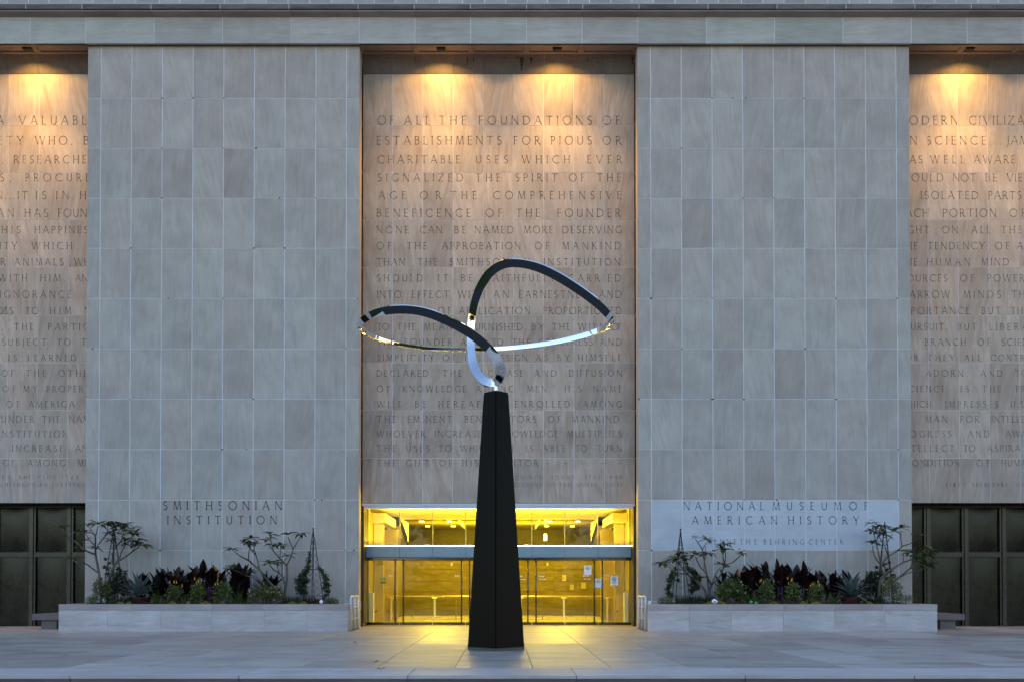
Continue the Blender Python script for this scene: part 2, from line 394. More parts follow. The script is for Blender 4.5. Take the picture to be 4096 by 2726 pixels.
def carved(name, x0, x1, z0, z1, y, mat, gmat, parent, polys, depth=.022, d=.06):
    ps = [p for p in polys if pip_clip_bbox(p, x0, x1, z0, z1)]
    if not ps: return slab(name, x0, x1, z0, z1, y, mat, parent, d)
    cx, cz = (x0+x1)/2, (z0+z1)/2
    V2 = [Vector((x0-cx, z0-cz)), Vector((x1-cx, z0-cz)), Vector((x1-cx, z1-cz)), Vector((x0-cx, z1-cz))]; Fc = [[0,1,2,3]]
    for p in ps:
        n = len(V2); q = [Vector((a-cx, b-cz)) for a, b in p]
        if area2(q) < 0: q = q[::-1]
        V2 += q; Fc.append(list(range(n, n+len(q))))
    ov, oe, of, _, _, off = delaunay_2d_cdt(V2, [], Fc, 1, 1e-5, True)
    b = B(); kind = {}
    tri = []
    for f, orig in zip(of, off):
        if 0 not in orig: continue
        tri.append((f, len(orig) > 1))
    n = len(ov)
    b.v = [Vector((v.x, 0, v.y)) for v in ov]+[Vector((v.x, depth, v.y)) for v in ov]
    em = {}
    for f, cut in tri:
        ff = f if area2([ov[i] for i in f]) > 0 else f[::-1]
        b.f.append(tuple(i+(n if cut else 0) for i in ff)); b.m.append(1 if cut else 0)
        for i in range(len(ff)):
            e = (ff[i], ff[(i+1) % len(ff)]); em.setdefault((min(e), max(e)), []).append((e, cut))
    for k_, l in em.items():
        if len(l) == 2 and l[0][1] != l[1][1]:
            a, c = (l[0] if l[0][1] else l[1])[0]
            b.f.append((a, c, c+n, a+n)); b.m.append(0)
    x, z = (x1-x0)/2, (z1-z0)/2
    b.add([(-x,0,-z),(x,0,-z),(x,0,z),(-x,0,z),(-x,d,-z),(x,d,-z),(x,d,z),(-x,d,z)], [(1,0,4,5),(2,1,5,6),(3,2,6,7),(0,3,7,4)])
    me = bpy.data.meshes.new(name); me.from_pydata(b.v, [], b.f); me.materials.append(mat); me.materials.append(gmat)
    me.polygons.foreach_set('material_index', b.m); me.update()
    return inst(name, me, (cx, y+random.uniform(-.001, .001), cz), parent)

def stonework(name, xs, zs, y, mat, parent, polys=None, gmat=None, gv=.017, gh=.011, pick=None, skip=None):
    """A wall of cut stones: recessed mortar strips + one object per stone."""
    for i in range(len(xs)-1):
        for j in range(len(zs)-1):
            m = pick(i, j) if pick else mat
            a = (name, xs[i]+gv/2, xs[i+1]-gv/2, zs[j]+gh/2, zs[j+1]-gh/2, y, m)
            if polys: carved(*a, gmat, parent, polys)
            else: slab(*a, parent)
def mortar(xs, zs, y, parent, name='mortar_joint', gv=.017, gh=.011):
    b = B()
    for x in xs[1:-1]: b.box(x-gv/2-.0015, x+gv/2+.0015, y+.0055, y+.02, zs[0]+.002, zs[-1]-.002)
    for z in zs[1:-1]: b.box(xs[0]+.002, xs[-1]-.002, y+.0065, y+.021, z-gh/2-.0015, z+gh/2+.0015)
    return b.obj(name, M_mortar, parent)
# ================================================================ THE GROUND
gr = B(); gr.quad((-400,-400,-.45),(400,-400,-.45),(400,200,-.45),(-400,200,-.45)); gr.obj('ground', M_lawn, kind='structure')
rd = B(); rd.quad((-400,-14,-.446),(400,-14,-.446),(400,13.1,-.446),(-400,13.1,-.446)); rd.obj('street', M_asph, kind='structure')

YE, YC = 13.01, 14.2           # terrace edge, back of the coping
YT, YP, YG = 27.85, 28.65, 29.5   # pier face, inscribed panel face, glass line
tb = B(); tb.box(-24, 24, YE+.03, 30.4, -.45, -.012)
terrace = tb.obj('terrace', M_joint, kind='structure', origin=(0, YE, 0))
pave_cache = {}
def paver(name, x0, x1, y0, y1, mat, zt=0.0, th=.05, ch=.0012):
    w, d = round(x1-x0, 3), round(y1-y0, 3); key = (w, d, th, mat.name)
    if key not in pave_cache:
        b = B(); x, y = w/2, d/2
        b.add([(-x,-y,-ch),(x,-y,-ch),(x,y,-ch),(-x,y,-ch),(-x+ch,-y+ch,0),(x-ch,-y+ch,0),(x-ch,y-ch,0),(-x+ch,y-ch,0),(-x,-y,-th),(x,-y,-th),(x,y,-th),(-x,y,-th)],
              [(4,5,6,7),(0,1,5,4),(1,2,6,5),(2,3,7,6),(3,0,4,7),(1,0,8,9),(2,1,9,10),(3,2,10,11),(0,3,11,8)])
        me = bpy.data.meshes.new(name); me.from_pydata(b.v, [], b.f); me.materials.append(mat); me.update(); pave_cache[key] = me
    return inst(name, pave_cache[key], ((x0+x1)/2, (y0+y1)/2, zt+random.uniform(-.0008, .0008)), terrace)
# paving: long slabs laid away from the kerb, joints as surveyed from the photograph
colw = 1.175
LEN = [2.68, 5.36]
for k in range(-20, 20):
    x0 = -.73+colw*k
    if x0+colw < -23.6 or x0 > 23: continue
    y = YC; st = (k % 3)
    cuts = [YC]
    yy = YC+[2.68, 5.36, 4.0][st]
    while yy < 29.3: cuts.append(yy); yy += [4.0, 3.6, 4.4][st]
    cuts.append(29.44)
    for a, b_ in zip(cuts, cuts[1:]):
        paver('paving_slab', x0+.006, x0+colw-.006, a+.007, b_-.007, M_pave)
ex = [-5.925+2.31*i for i in range(-8, 14)]
for a, b_ in zip(ex, ex[1:]):
    o = paver('coping_stone', a+.006, b_-.006, YE, YC-.004, M_coping, .002, .045)
    e = B(); e.box(a+.006, b_-.006, YE+.012, YE+.05, -.45, -.045); e.obj('edge_stone', M_edge, terrace)

# ================================================================ THE MUSEUM
museum = empty('museum_building', (CX, 29, 0), None, 'grey sandstone museum facade with carved inscriptions and glowing glass entrance', 'museum')
HW = 4.095; OW = 12.135           # pier edges measured from the axis
ZROW = [0, .79, 2.276]+[3.752+1.4823*i for i in range(9)]+[17.19]
ZROW[-2] = 15.61
# text blocks -------------------------------------------------
def words_to_polys(items, Y, off, scale, bold=1.2):
    out = []
    for w, xa, xb, yt, yb in items:
        a = at(off[0]+xa/scale, off[1]+yb/scale, Y); b_ = at(off[0]+xb/scale, off[1]+yt/scale, Y)
        out += word_polys(w, a.x, b_.x, a.z, b_.z-a.z, bold)
    return out
signL = [('SMITHSONIAN',1060,1830,86,141),('INSTITUTION',1088,1797,181,234)]
signR = [('NATIONAL',347,820,83,129),('MUSEUM',873,1275,83,129),('OF',1325,1435,83,129),('AMERICAN',397,897,167,213),('HISTORY',965,1380,167,213),
         ('KENNETH',490,738,303,332),('E',765,784,303,332),('.',786,790,303,332),('BEHRING',820,1058,303,332),('CENTER',1085,1287,303,332)]
polyL = words_to_polys(signL, YT, (0, 1950), 1.6248)
polyR = words_to_polys(signR, YT, (2500, 1950), 1.4762, 1.05)

def pier(s, polys, lbl):
    xa, xb = (CX-OW, CX-HW) if s < 0 else (CX+HW, CX+OW)
    b = B(); b.box(xa+.003, xb-.003, YT+.05, 28.24, -.4, 17.6); b.box(xa+.4, xb-.4, 28.24, 30.6, -.4, 17.6)
    core = b.obj('pier_wall', M_core, museum); core['label'] = lbl
    xs = [xa, xa+.395]+[xa+.395+.90625*i for i in range(1, 9)]+[xb]
    xs[1] = xa+.395
    def pick(i, j):
        if s > 0 and j == 2 and 1 <= i <= 8: return M_clean
        return M_tower
    stonework('facing_stone', xs, ZROW, YT, M_tower, core, polys, M_paint, pick=pick)
    mortar(xs, ZROW, YT, core)
pier(-1, polyL, 'left pier of square sandstone blocks')
pier(1, polyR, 'right pier of square sandstone blocks with pale sign stones')
for s in (-1, 1):
    b = B(); xa = CX+s*(OW+2*HW); b.box(xa, xa+s*8.04, YT, 28.24, -.4, 17.6)
    o = b.obj('pier_wall', M_core, museum)

# chipped corners and open joints on the piers
for s in (-1, 1):
    r = random.Random(31+s); b = B()
    xa = CX-OW if s < 0 else CX+HW
    for _ in range(34):
        x = xa+.395+.90625*r.randint(0, 8)+r.choice([0, 0, r.uniform(-.4, .4)]); z = ZROW[r.randint(2, len(ZROW)-2)]
        w = r.uniform(.012, .035); h = r.uniform(.008, .018); b.box(x-w, x+w, YT-.0022, YT+.004, z-h, z+h)
    b.obj('open_joint', M_dark, museum, kind='stuff')

# inscribed panels --------------------------------------------
LY = [(464,499),(545,579),(622.5,654),(695,726.5),(765.5,797),(835.7,868),(904.6,933.7),(969,998),(1033.7,1062),(1098.5,1126.5),(1163,1192),(1228.6,1256.6),
      (1293,1320),(1354.6,1380.6),(1417,1442),(1478.6,1504),(1541,1566),(1602,1627.5),(1661.7,1687.8),(1721,1746.4),(1779,1805),(1837.8,1863),(1899.5,1914),(1929.6,1944.4)]
TC = """OF 217 345|ALL 428 625|THE 698 910|FOUNDATIONS 1012 1895|OF 1982 2115
ESTABLISHMENTS 210 1187|FOR 1285 1490|PIOUS 1575 1895|OR 1982 2125
CHARITABLE 217 862|USES 988 1238|WHICH 1350 1722|EVER 1862 2130
SIGNALIZED 217 885|THE 985 1178|SPIRIT 1297 1625|OF 1718 1840|THE 1938 2125
AGE 225 437|OR 550 712|THE 788 992|COMPREHENSIVE 1125 2125
BENEFICENCE 210 945|OF 1065 1192|THE 1303 1488|FOUNDER 1627 2120
NONE 210 460|CAN 550 720|BE 820 908|NAMED 980 1280|MORE 1365 1590|DESERVING 1667 2130
OF 210 325|THE 447 603|APPROBATION 723 1335|OF 1450 1560|MANKIND 1667 2122
THAN 210 428|THE 532 682|SMITHSONIAN 783 1410|INSTITUTION. 1522 2148
SHOULD 212 570|IT 692 770|BE 873 960|FAITHFULLY 1072 1606|CARRIED 1712 2122
INTO 212 402|EFFECT 487 777|WITH 847 1055|AN 1125 1243|EARNESTNESS 1327 1897|AND 1955 2127
SAGACITY 215 605|OF 690 795|APPLICATION... 857 1490|PROPORTIONED 1515 2127
TO 213 303|THE 372 512|MEANS 583 850|FURNISHED 940 1352|BY 1425 1515|THE 1587 1723|WILL 1790 1985|OF 2052 2127
THE 213 348|FOUNDER 430 798|AND 870 1030|TO 1112 1200|THE 1270 1410|GREATNESS 1480 1902|AND 1962 2130
SIMPLICITY 213 657|OF 730 833|HIS 903 1022|DESIGN 1128 1387|AS 1458 1550|BY 1627 1720|HIMSELF 1790 2125
DECLARED. 210 640|"THE 690 875|INCREASE 1000 1357|AND 1448 1617|DIFFUSION 1718 2130
OF 213 315|KNOWLEDGE 415 910|AMONG 988 1285|MEN." 1390 1605|HIS 1687 1812|NAME 1908 2130
WILL 213 405|BE 512 600|HEREAFTER 695 1200|ENROLLED 1295 1722|AMONG 1828 2130
THE 213 360|EMINENT 453 800|BENEFACTORS 900 1460|OF 1552 1653|MANKIND... 1742 2190
WHOEVER 210 590|INCREASES 667 1075|KNOWLEDGE 1170 1630|MULTIPLIES 1705 2127
THE 210 360|USES 443 622|TO 697 795|WHICH 865 1110|HE 1205 1297|IS 1377 1435|ABLE 1512 1690|TO 1770 1858|TURN 1935 2130
THE 213 360|GIFT 443 620|OF 703 800|HIS 882 1005|CREATOR 1100 1475|~ 1540 1556|~ 1683 1699|~ 1825 1841|~ 1968 1984|~ 2111 2127
JOHN 1130 1240|QUINCY 1295 1503|ADAMS 1570 1757|1767-1848 1845 2130
PRESIDENT 1262 1503|OF 1548 1605|THE 1640 1722|UNITED 1777 1940|STATES 1985 2133"""
TL = """A -25 47|VALUABLE 150 745
SOCIETY -330 180|WHO, 275 567|BY 657 790
, 18 26|RESEARCHES 110 735
S, 0 90|PROCURES 200 770
N...IT -30 215|IS 283 362|IN 442 538|HIS 630 745
AN -22 108|HAS 193 377|FOUND 455 745
HIS 15 160|HAPPINESS 272 740
LITY -50 132|WHICH 250 565
OR -50 40|ANIMALS 115 497|WHO 583 770
WITH -10 212|HIM, 318 512|AND 590 740
IGNORANCE 0 557
LOSS -60 102|TO 200 302|HIM 393 557|N 665 720
... -30 72|THE 112 262|PARTICLE 378 800
SUBJECT 18 362|TO 447 552|THE 640 760
IS 68 132|LEARNED 222 597
OF 13 110|THE 205 360|OTHER 460 740
OF 20 122|MY 185 290|PROPERTY 367 760
OF 50 155|AMERICA 225 583
UNDER 12 267|THE 330 470|NAME 545 740
INSTITUTION -10 530|, 660 672
INCREASE 95 495|AND 593 740
DGE -40 115|AMONG 217 510|MEN 610 740
MES -35 80|SMITHSON 150 440|1765-1829 487 800
SMITHSONIAN 5 370|INSTITUTION 415 775"""
TR = """MODERN -10 460|CIVILIZATION 550 1250
IN 40 138|SCIENCE... 217 805|JAMES 845 1110
AS 85 183|WELL 247 512|AWARE 590 910
SHOULD -20 345|NOT 425 600|BE 680 768|VIEWED 847 1170
ISOLATED 172 620|PARTS 702 957
EACH 10 230|PORTION 345 760|OF 868 990
LIGHT -10 237|ON 340 460|ALL 570 717|THE 802 960
THE 0 143|TENDENCY 225 670|OF 755 865|ALL 925 1080
THE 0 143|HUMAN 222 555|MIND. 650 890|A 970 1015
SOURCES 15 378|OF 482 587|POWER 695 980
NARROW 20 397|MINDS 508 797|THE 885 1030
IMPORTANCE 0 553|BUT 648 797|THE 877 1010
PURSUIT. 50 375|BUT 462 610|LIBERAL 707 1060
BRANCH 205 523|OF 618 717|SCIENCE 807 1110
OR 50 150|THEY 227 432|ALL 513 640|CONTRIBUTE 720 1200
ADORN. 212 530|AND 642 808|TO 912 1010
SCIENCE 30 360|IS 485 545|THE 655 797|PRIDE 918 1110
WHICH 20 252|IMPRESSES 365 777|US 877 975
MAN 208 378|FOR 483 628|INTELLECT 728 1090
PROGRESS -20 412|AND 542 705|AWARE 838 1080
INTELLECT 10 432|TO 505 597|ASPIRATION 693 1150
CONDITION 50 475|OF 608 710|HUMAN 805 1050

FIRST 372 520|SECRETARY 577 855|OF 920 980"""
def text_polys(T, xoff):
    out = []
    for (yt, yb), line in zip(LY, T.split('\n')):
        for it in line.split('|'):
            if not it.strip(): continue
            w, xa, xb = it.split()
            a = at(xoff+float(xa)/1.96, yb, YP); b_ = at(xoff+float(xb)/1.96, yt, YP)
            out += word_polys(w, a.x, b_.x, a.z, b_.z-a.z)
    return out
ZP = [at(2000, y, YP).z for y in (2010, 1830.6, 1640, 1450.5, 1260.7, 1070, 880.6, 691, 502.5, 297)]
def panel(cx, polys, phase, lbl):
    half = 4.12
    b = B(); b.box(cx-half+.02, cx+half-.02, YP+.055, YP+.3, ZP[0]+.004, 17.0)
    core = b.obj('inscription_panel', M_core, museum); core['label'] = lbl
    xs = [-half]+[-half+.905+.9153*i for i in range(8)]+[half]
    xs = [cx+x for x in xs]
    # only stones that can be seen past the piers
    if abs(cx-CX) > 1:
        keep = [i for i, x in enumerate(xs) if abs(x) < 17.6]; keep = sorted(set(keep+[min(max(keep)+1, 9), max(min(keep)-1, 0)])); xs = [xs[i] for i in keep]
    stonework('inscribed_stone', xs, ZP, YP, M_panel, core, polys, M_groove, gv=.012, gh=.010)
    mortar(xs, ZP, YP, core, gv=.012, gh=.010)
    # small iron cramps in the side gap
    return core
panel(CX, text_polys(TC, 1400), 0, 'middle inscribed panel under two warm lamps')
panel(CX-OW-HW, text_polys(TL, 0), 0, 'left inscribed panel')
panel(CX+OW+HW, text_polys(TR, 3596), 0, 'right inscribed panel')

# brackets in the dark side gaps, brown jambs behind
for cx in (CX-OW-HW, CX, CX+OW+HW):
    for s in (-1, 1):
        x = cx+s*4.12
        b = B(); b.box(x+s*.0, x+s*.55, 29.0, 29.62, -.02, 17.3); b.obj('jamb', M_jamb, museum)
        if abs(x) < 15:
            for z in ZP[1:]:
                b = B(); b.box(x+s*.005, x+s*.06, 28.45, 28.7, z-.11, z+.02); b.obj('panel_bracket', M_dark, museum)
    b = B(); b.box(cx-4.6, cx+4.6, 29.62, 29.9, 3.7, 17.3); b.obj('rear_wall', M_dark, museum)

# cove under the lintel, soffit -------------------------------
ZS, YS = 17.155, 28.27
zl = at(2000, 296.5, YP).z
for cx in (CX-OW-HW, CX, CX+OW+HW):
    n = 9; w = 8.24/n
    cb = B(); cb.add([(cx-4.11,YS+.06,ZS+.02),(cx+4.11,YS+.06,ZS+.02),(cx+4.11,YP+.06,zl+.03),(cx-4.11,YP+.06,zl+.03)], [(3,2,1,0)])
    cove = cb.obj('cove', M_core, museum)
    for i in range(n):
        x0, x1 = cx-4.12+w*i+.004, cx-4.12+w*(i+1)-.004
        if abs((x0+x1)/2) > 17.5: continue
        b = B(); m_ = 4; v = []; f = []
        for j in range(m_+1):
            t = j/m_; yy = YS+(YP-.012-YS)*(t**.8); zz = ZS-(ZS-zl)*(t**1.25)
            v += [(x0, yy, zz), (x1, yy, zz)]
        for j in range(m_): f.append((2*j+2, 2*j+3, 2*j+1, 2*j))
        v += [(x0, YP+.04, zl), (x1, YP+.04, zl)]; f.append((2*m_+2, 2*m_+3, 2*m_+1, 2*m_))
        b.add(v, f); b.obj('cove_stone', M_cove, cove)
    b = B(); b.box(cx-4.1, cx+4.1, 27.9, YS+.05, ZS+.06, ZS+.3)
    sof = b.obj('soffit', M_core, museum)
    n = 5; w = 8.19/n
    for i in range(n):
        x0, x1 = cx-4.095+w*i, cx-4.095+w*(i+1)
        if abs((x0+x1)/2) > 17.5: continue
        b = B(); a0, a1, y0, y1 = x0+.003, x1-.003, 27.74, YS
        i0, i1, j0, j1 = a0+.07, a1-.07, y0+.14, y1-.10
        b.add([(a0,y0,ZS),(a1,y0,ZS),(a1,y1,ZS),(a0,y1,ZS),(i0,j0,ZS),(i1,j0,ZS),(i1,j1,ZS),(i0,j1,ZS),(i0+.02,j0+.02,ZS+.035),(i1-.02,j0+.02,ZS+.035),(i1-.02,j1-.02,ZS+.035),(i0+.02,j1-.02,ZS+.035)],
              [(0,4,5,1),(1,5,6,2),(2,6,7,3),(3,7,4,0),(4,8,9,5),(5,9,10,6),(6,10,11,7),(7,11,8,4),(8,11,10,9)])
        b.obj('soffit_stone', M_soffit, sof)

# dark water runs on the middle cove
r = random.Random(77)
for px, w, L in ((1870,.03,.55),(2087,.07,.85),(2125,.05,.55),(1660,.02,.5),(1895,.02,.4),(2350,.03,.4),(2530,.03,.6),(2072,.10,.18),(2135,.09,.16)):
    x = at(px, 250, 28.4).x; b = B(); v = []; n_ = 6
    for j in range(n_+1):
        t = .06+(L*.94)*j/n_; yy = YS+(YP-.012-YS)*(t**.8)-.006; zz = ZS-(ZS-zl)*(t**1.25)-.004; ww = w*(1-.75*j/n_)*r.uniform(.8, 1.2)
        v += [(x-ww, yy, zz), (x+ww, yy, zz)]
    b.add(v, [(2*j+2, 2*j+3, 2*j+1, 2*j) for j in range(n_)]); b.obj('water_stain', M_stain, museum)

# lintel, cornice, attic --------------------------------------
def prism_x(b, x0, x1, prof):
    n = len(prof); b.add([(x0, y, z) for y, z in prof]+[(x1, y, z) for y, z in prof],
        [tuple(range(n))]+[tuple(n+i for i in range(n))[::-1]]+[(i, n+i, n+(i+1) % n, (i+1) % n) for i in range(n)])
lx = [CX+x for x in (-OW-2*HW, -OW-2*HW+1.64, -OW-2*HW+3.28, -OW-3.28, -OW-1.64, -OW, -OW+2.01, -OW+4.02, -OW+6.03, -HW, -2.457, -.819, .819, 2.457, HW, OW-6.03, OW-4.02, OW-2.01, OW, OW+1.64, OW+3.28, OW+2*HW-3.28, OW+2*HW-1.64, OW+2*HW)]
lb = B(); lb.box(-26, 26, 27.78, 28.9, ZS+.31, 18.4); lb.box(-26, 26, 27.78, 27.86, ZS+.05, ZS+.31)
lin = lb.obj('lintel', M_core, museum)
lm = B()
for x in lx: lm.box(x-.02, x+.02, 27.7075, 27.74, ZS+.004, 17.925)
lm.obj('mortar_joint', M_mortar, lin)
cor_b = B(); cor_b.box(-26, 26, 27.62, 28.3, 18.0, 18.14)
cornice = cor_b.obj('cornice', M_cornice, museum)
for a, b_ in zip(lx, lx[1:]):
    if max(abs(a), abs(b_)) > 20.5: continue
    b = B(); b.box(a+.008, b_-.008, 27.7+random.uniform(-.002,.002), 27.79, ZS, 17.93); b.obj('lintel_stone', M_lintel, lin)
    b = B(); prism_x(b, a+.004, b_-.004, [(27.78,17.932),(27.705,17.932),(27.50,17.985),(27.50,18.01),(27.78,18.01)]); b.obj('bed_mould_stone', M_cap, cornice)
    b = B(); prism_x(b, a+.007, b_-.007, [(27.62,18.015),(27.50,18.015),(27.45,18.03),(27.44,18.157),(27.75,18.17),(27.75,18.015)]); b.obj('cornice_stone', M_cornice, cornice)
cm = B()
for x in lx: cm.box(x-.006, x+.006, 27.446, 27.7, 18.03, 18.150)
cm.obj('mortar_joint', M_mortar, cornice)
ab = B(); ab.box(-26, 26, 28.37, 34, 18.1, 20.6)
attic = ab.obj('attic_wall', M_mortar, museum)
x = -20.2; ra = random.Random(5)
while x < 20:
    w = ra.choice([.62, .64, .66, .66, .7]); slab('attic_stone', x+.012, x+w-.012, 18.05, 19.2, 28.36, M_attic, attic, .03, .003); x = round(x+w, 3)

# floodlights tucked under the lintel -------------------------
def spot(name, loc, target, power, size, blend, parent, rad=.04, col=(1,.55,.12), sx=1.0):
    d = bpy.data.lights.new(name, 'SPOT'); d.energy = power; d.spot_size = R(size); d.spot_blend = blend; d.color = col; d.shadow_soft_size = rad
    o = bpy.data.objects.new(name, d); COL.objects.link(o); place(o, loc, parent)
    o.rotation_euler = (Vector(target)-Vector(loc)).to_track_quat('-Z', 'Y').to_euler(); o.scale = (sx, 1, 1)
SPOT_K = .55
for dx in (-17.5, -14.0, -1.71, 1.74, 14.0, 17.5):
    x = CX+dx; L = (x, 28.0, 17.13)
    fx = B(); fx.box(x-.13, x+.13, 27.96, 28.06, 17.145, 17.19); fl = fx.obj('floodlight', M_dark, museum)
    spot('flood_wide', L, (x, 28.469, 16.247), 88*SPOT_K, 98, .7, fl, sx=2.5)
    spot('flood_mid', L, (x, 28.3, 14.0), 80*SPOT_K, 84, 1.0, fl, sx=1.8)
    spot('flood_far', L, (x, 28.45, 12.0), 480*SPOT_K, 36, 1.0, fl, sx=3.4)

# ================================================================ ENTRANCE
GW = 4.11
glx = [CX-GW+GW/4*i for i in range(9)]
# metal fascia over the glass
b = B(); b.box(CX-GW-.02, CX+GW-.0, 28.655, 28.75, 3.655, 3.725); fas = b.obj('fascia', M_alu, museum)
b = B(); b.box(CX-GW+.03, CX+GW-.05, 28.685, 28.75, 3.565, 3.647); b.obj('fascia', M_alu, museum)
b = B(); b.box(CX-GW, CX+GW, 28.76, 29.62, 3.70, 3.73); b.obj('entrance_soffit', M_jamb, museum)
for i in range(8):
    x0, x1 = glx[i], glx[i+1]
    b = B(); b.box(x0+.006, x1-.006, YG, YG+.012, 2.475, 3.60); b.obj('transom_pane', M_glass, museum)
    b = B(); b.box(x0+.005, x1-.005, YG-.01, YG+.02, 2.124, 2.47); b.obj('spandrel_panel', M_frost, museum)
    b = B(); b.box(x0+.003, x1-.003, YG-.03, YG+.05, 2.02, 2.105); b.obj('door_header', M_dchrome, museum)
b = B(); b.box(CX-GW, CX+GW, YG+.03, YG+.16, 2.11, 2.462); b.obj('transom_beam', M_jamb, museum)
b = B(); b.box(CX-GW+.01, CX+GW-.01, YG+.022, YG+.15, 2.464, 2.49); b.obj('light_strip', M_strip, museum)
for x in glx[1:-1]:
    b = B(); b.box(x-.012, x+.012, YG+.03, YG+.075, 2.50, 3.6); b.obj('glass_fin', M_brass, museum)
b = B(); b.box(CX-GW, CX+GW, YG-.12, YG+.16, -.01, .016); b.obj('threshold', M_brass, museum)
doors = []
pulls = {0: 1, 1: -1, 2: 1, 3: -1, 4: 1, 5: -1, 6: 1, 7: -1}
for i in range(8):
    x0, x1 = glx[i]+.008, glx[i+1]-.008
    b = B(); b.box(x0, x1, YG, YG+.012, .108, 2.012)
    d = b.obj('door', M_glass, museum, origin=((x0+x1)/2, YG, 0)); doors.append(d)
    b = B(); b.box(x0, x1, YG-.015, YG+.03, .022, .108); b.obj('bottom_rail', M_dchrome, d)
    # full height pull bar close to the meeting edge of each pair
    xp = (x1-.118) if i % 2 == 0 else (x0+.118)
    b = B(); b.tube([(xp, YG-.075, .06), (xp, YG-.075, 2.06)], .0235, 12)
    for z in (.25, 1.85): b.tube([(xp, YG-.075, z), (xp, YG, z)], .012, 8)
    b.obj('pull_bar', M_dchrome, d, smooth=True)

def lettering(txt, x, z, h, mat, parent, y=None, align='LEFT', name='lettering', ext=.001, rot=0, bold=0):
    cu = bpy.data.curves.new('txt', 'FONT'); cu.body = txt; cu.size = h/.72; cu.extrude = ext; cu.align_x = align; cu.offset = bold
    o = bpy.data.objects.new('txt', cu); COL.objects.link(o)
    me = bpy.data.meshes.new_from_object(o.evaluated_get(bpy.context.evaluated_depsgraph_get()))
    bpy.data.objects.remove(o); bpy.data.curves.remove(cu)
    me.transform(Matrix.Rotation(rot, 4, 'Z')); me.transform(Matrix.Rotation(pi/2, 4, 'X')); me.materials.clear(); me.materials.append(mat)
    me.name = name
    return inst(name, me, (x, y if y is not None else YG-.004, z), parent)
M_vinyl = plain('white_vinyl', (.85,.83,.75), .5, var=.01)
def zx(px, py, o=(1400,1950), s=1.9633): return at(o[0]+px/s, o[1]+py/s, YG)
for t, px, py, h, i in (('Exit',303,693,.062,0),('Exit',822,695,.062,2),('Enter',1311,697,.062,4),('Enter',1482,697,.062,5),('Enter',1830,694,.062,6),('Enter',1996,692,.062,7),
                        ('Open today',1322,719,.034,4),('Open today',1484,719,.034,5),('Open today',1833,717,.034,6)):
    p = zx(px, py); lettering(t, p.x, p.z, h, M_vinyl, doors[i], bold=.001)
# round green mask notice and blue strip on the first door
p = zx(261, 715); b = B(); n = 24
b.add([(p.x+.079*cos(2*pi*k/n), YG-.003, p.z+.079*sin(2*pi*k/n)) for k in range(n)], [tuple(range(n))])
M_green = plain('lime_sticker', (.42,.55,.03), .5, var=.02); M_blue = plain('navy_sticker', (.02,.07,.18), .5, var=.02)
st = b.obj('round_sticker', M_green, doors[0])
b = B()
b.box(p.x-.076, p.x+.076, YG-.0050, YG-.0035, p.z-.012, p.z+.016); b.box(p.x-.06, p.x+.06, YG-.005, YG-.0035, p.z+.032, p.z+.04); b.box(p.x-.035, p.x+.035, YG-.005, YG-.0035, p.z-.038, p.z-.03); b.obj('printed_band', M_black, st)
b = B(); b.box(p.x-.04, p.x+.03, YG-.0064, YG-.0052, p.z-.006, p.z+.008); b.obj('printed_mask', M_paper, st)
b = B(); b.box(p.x-.078, p.x+.078, YG-.004, YG-.002, p.z-.124, p.z-.084); b.obj('sticker_strip', M_blue, doors[0])

def notice(cx_, cy_, w, h, rot, label, seal=False):
    # measured in the 200 px close-up (x 2300, y 2240, scale 11.78)
    p = at(2300+cx_/11.78, 2240+cy_/11.78, YG-.006)
    Mx = Matrix.Translation(p) @ Matrix.Rotation(rot, 4, 'Y')
    def q(b, x0, x1, z0, z1, y, mi=0): b.add([Mx @ Vector(v) for v in ((x0,y,z0),(x1,y,z0),(x1,y,z1),(x0,y,z1))], [(0,1,2,3)], mi)
    b = B(); q(b, -w/2, w/2, -h/2, h/2, 0)
    q(b, -w/2, w/2, -h/2, h/2, .0012); b.f[-1] = b.f[-1][::-1]
    o = b.obj('paper_notice', M_paper, None, origin=p, label=label, cat='notice', group='paper notices taped to the entrance glass')
    b = B(); q(b, -.03, .03, h/2-.006, h/2+.014, -.001); b.obj('tape', M_cap, o)
    if seal:
        b = B(); n = 20; b.add([Mx @ Vector((.075*cos(2*pi*k/n)*.9, -.0012, -.0+.072*sin(2*pi*k/n))) for k in range(n)], [tuple(range(n))]); b.obj('round_emblem', M_pale, o)
        b = B(); q(b, -.08, .08, -h/2+.045, -h/2+.085, -.0012); b.obj('printed_strip', M_pale, o)
    for k, (t, hh) in enumerate((('DOOR IS', .017), ('CURRENTLY OUT', .017), ('OF SERVICE', .017))):
        pz = Mx @ Vector((0, -.003, h/2-.052-k*.036))
        lettering(t, pz.x, pz.z, hh, M_black, o, y=pz.y, align='CENTER', rot=-rot, name='printed_line', ext=.0002, bold=.0016)
    return o
M_pale = plain('faded_blue_print', (.45,.53,.72), .8, var=.03)
notice(600, 447, .232, .288, 0, 'white paper notice taped highest on the glass, above the word Enter')
notice(1090, 1062, .205, .285, R(3), 'tilted white paper notice taped to the glass between two pull bars')
notice(1850, 945, .232, .290, 0, 'white paper notice with faint blue emblem near the right end of the doors', True)
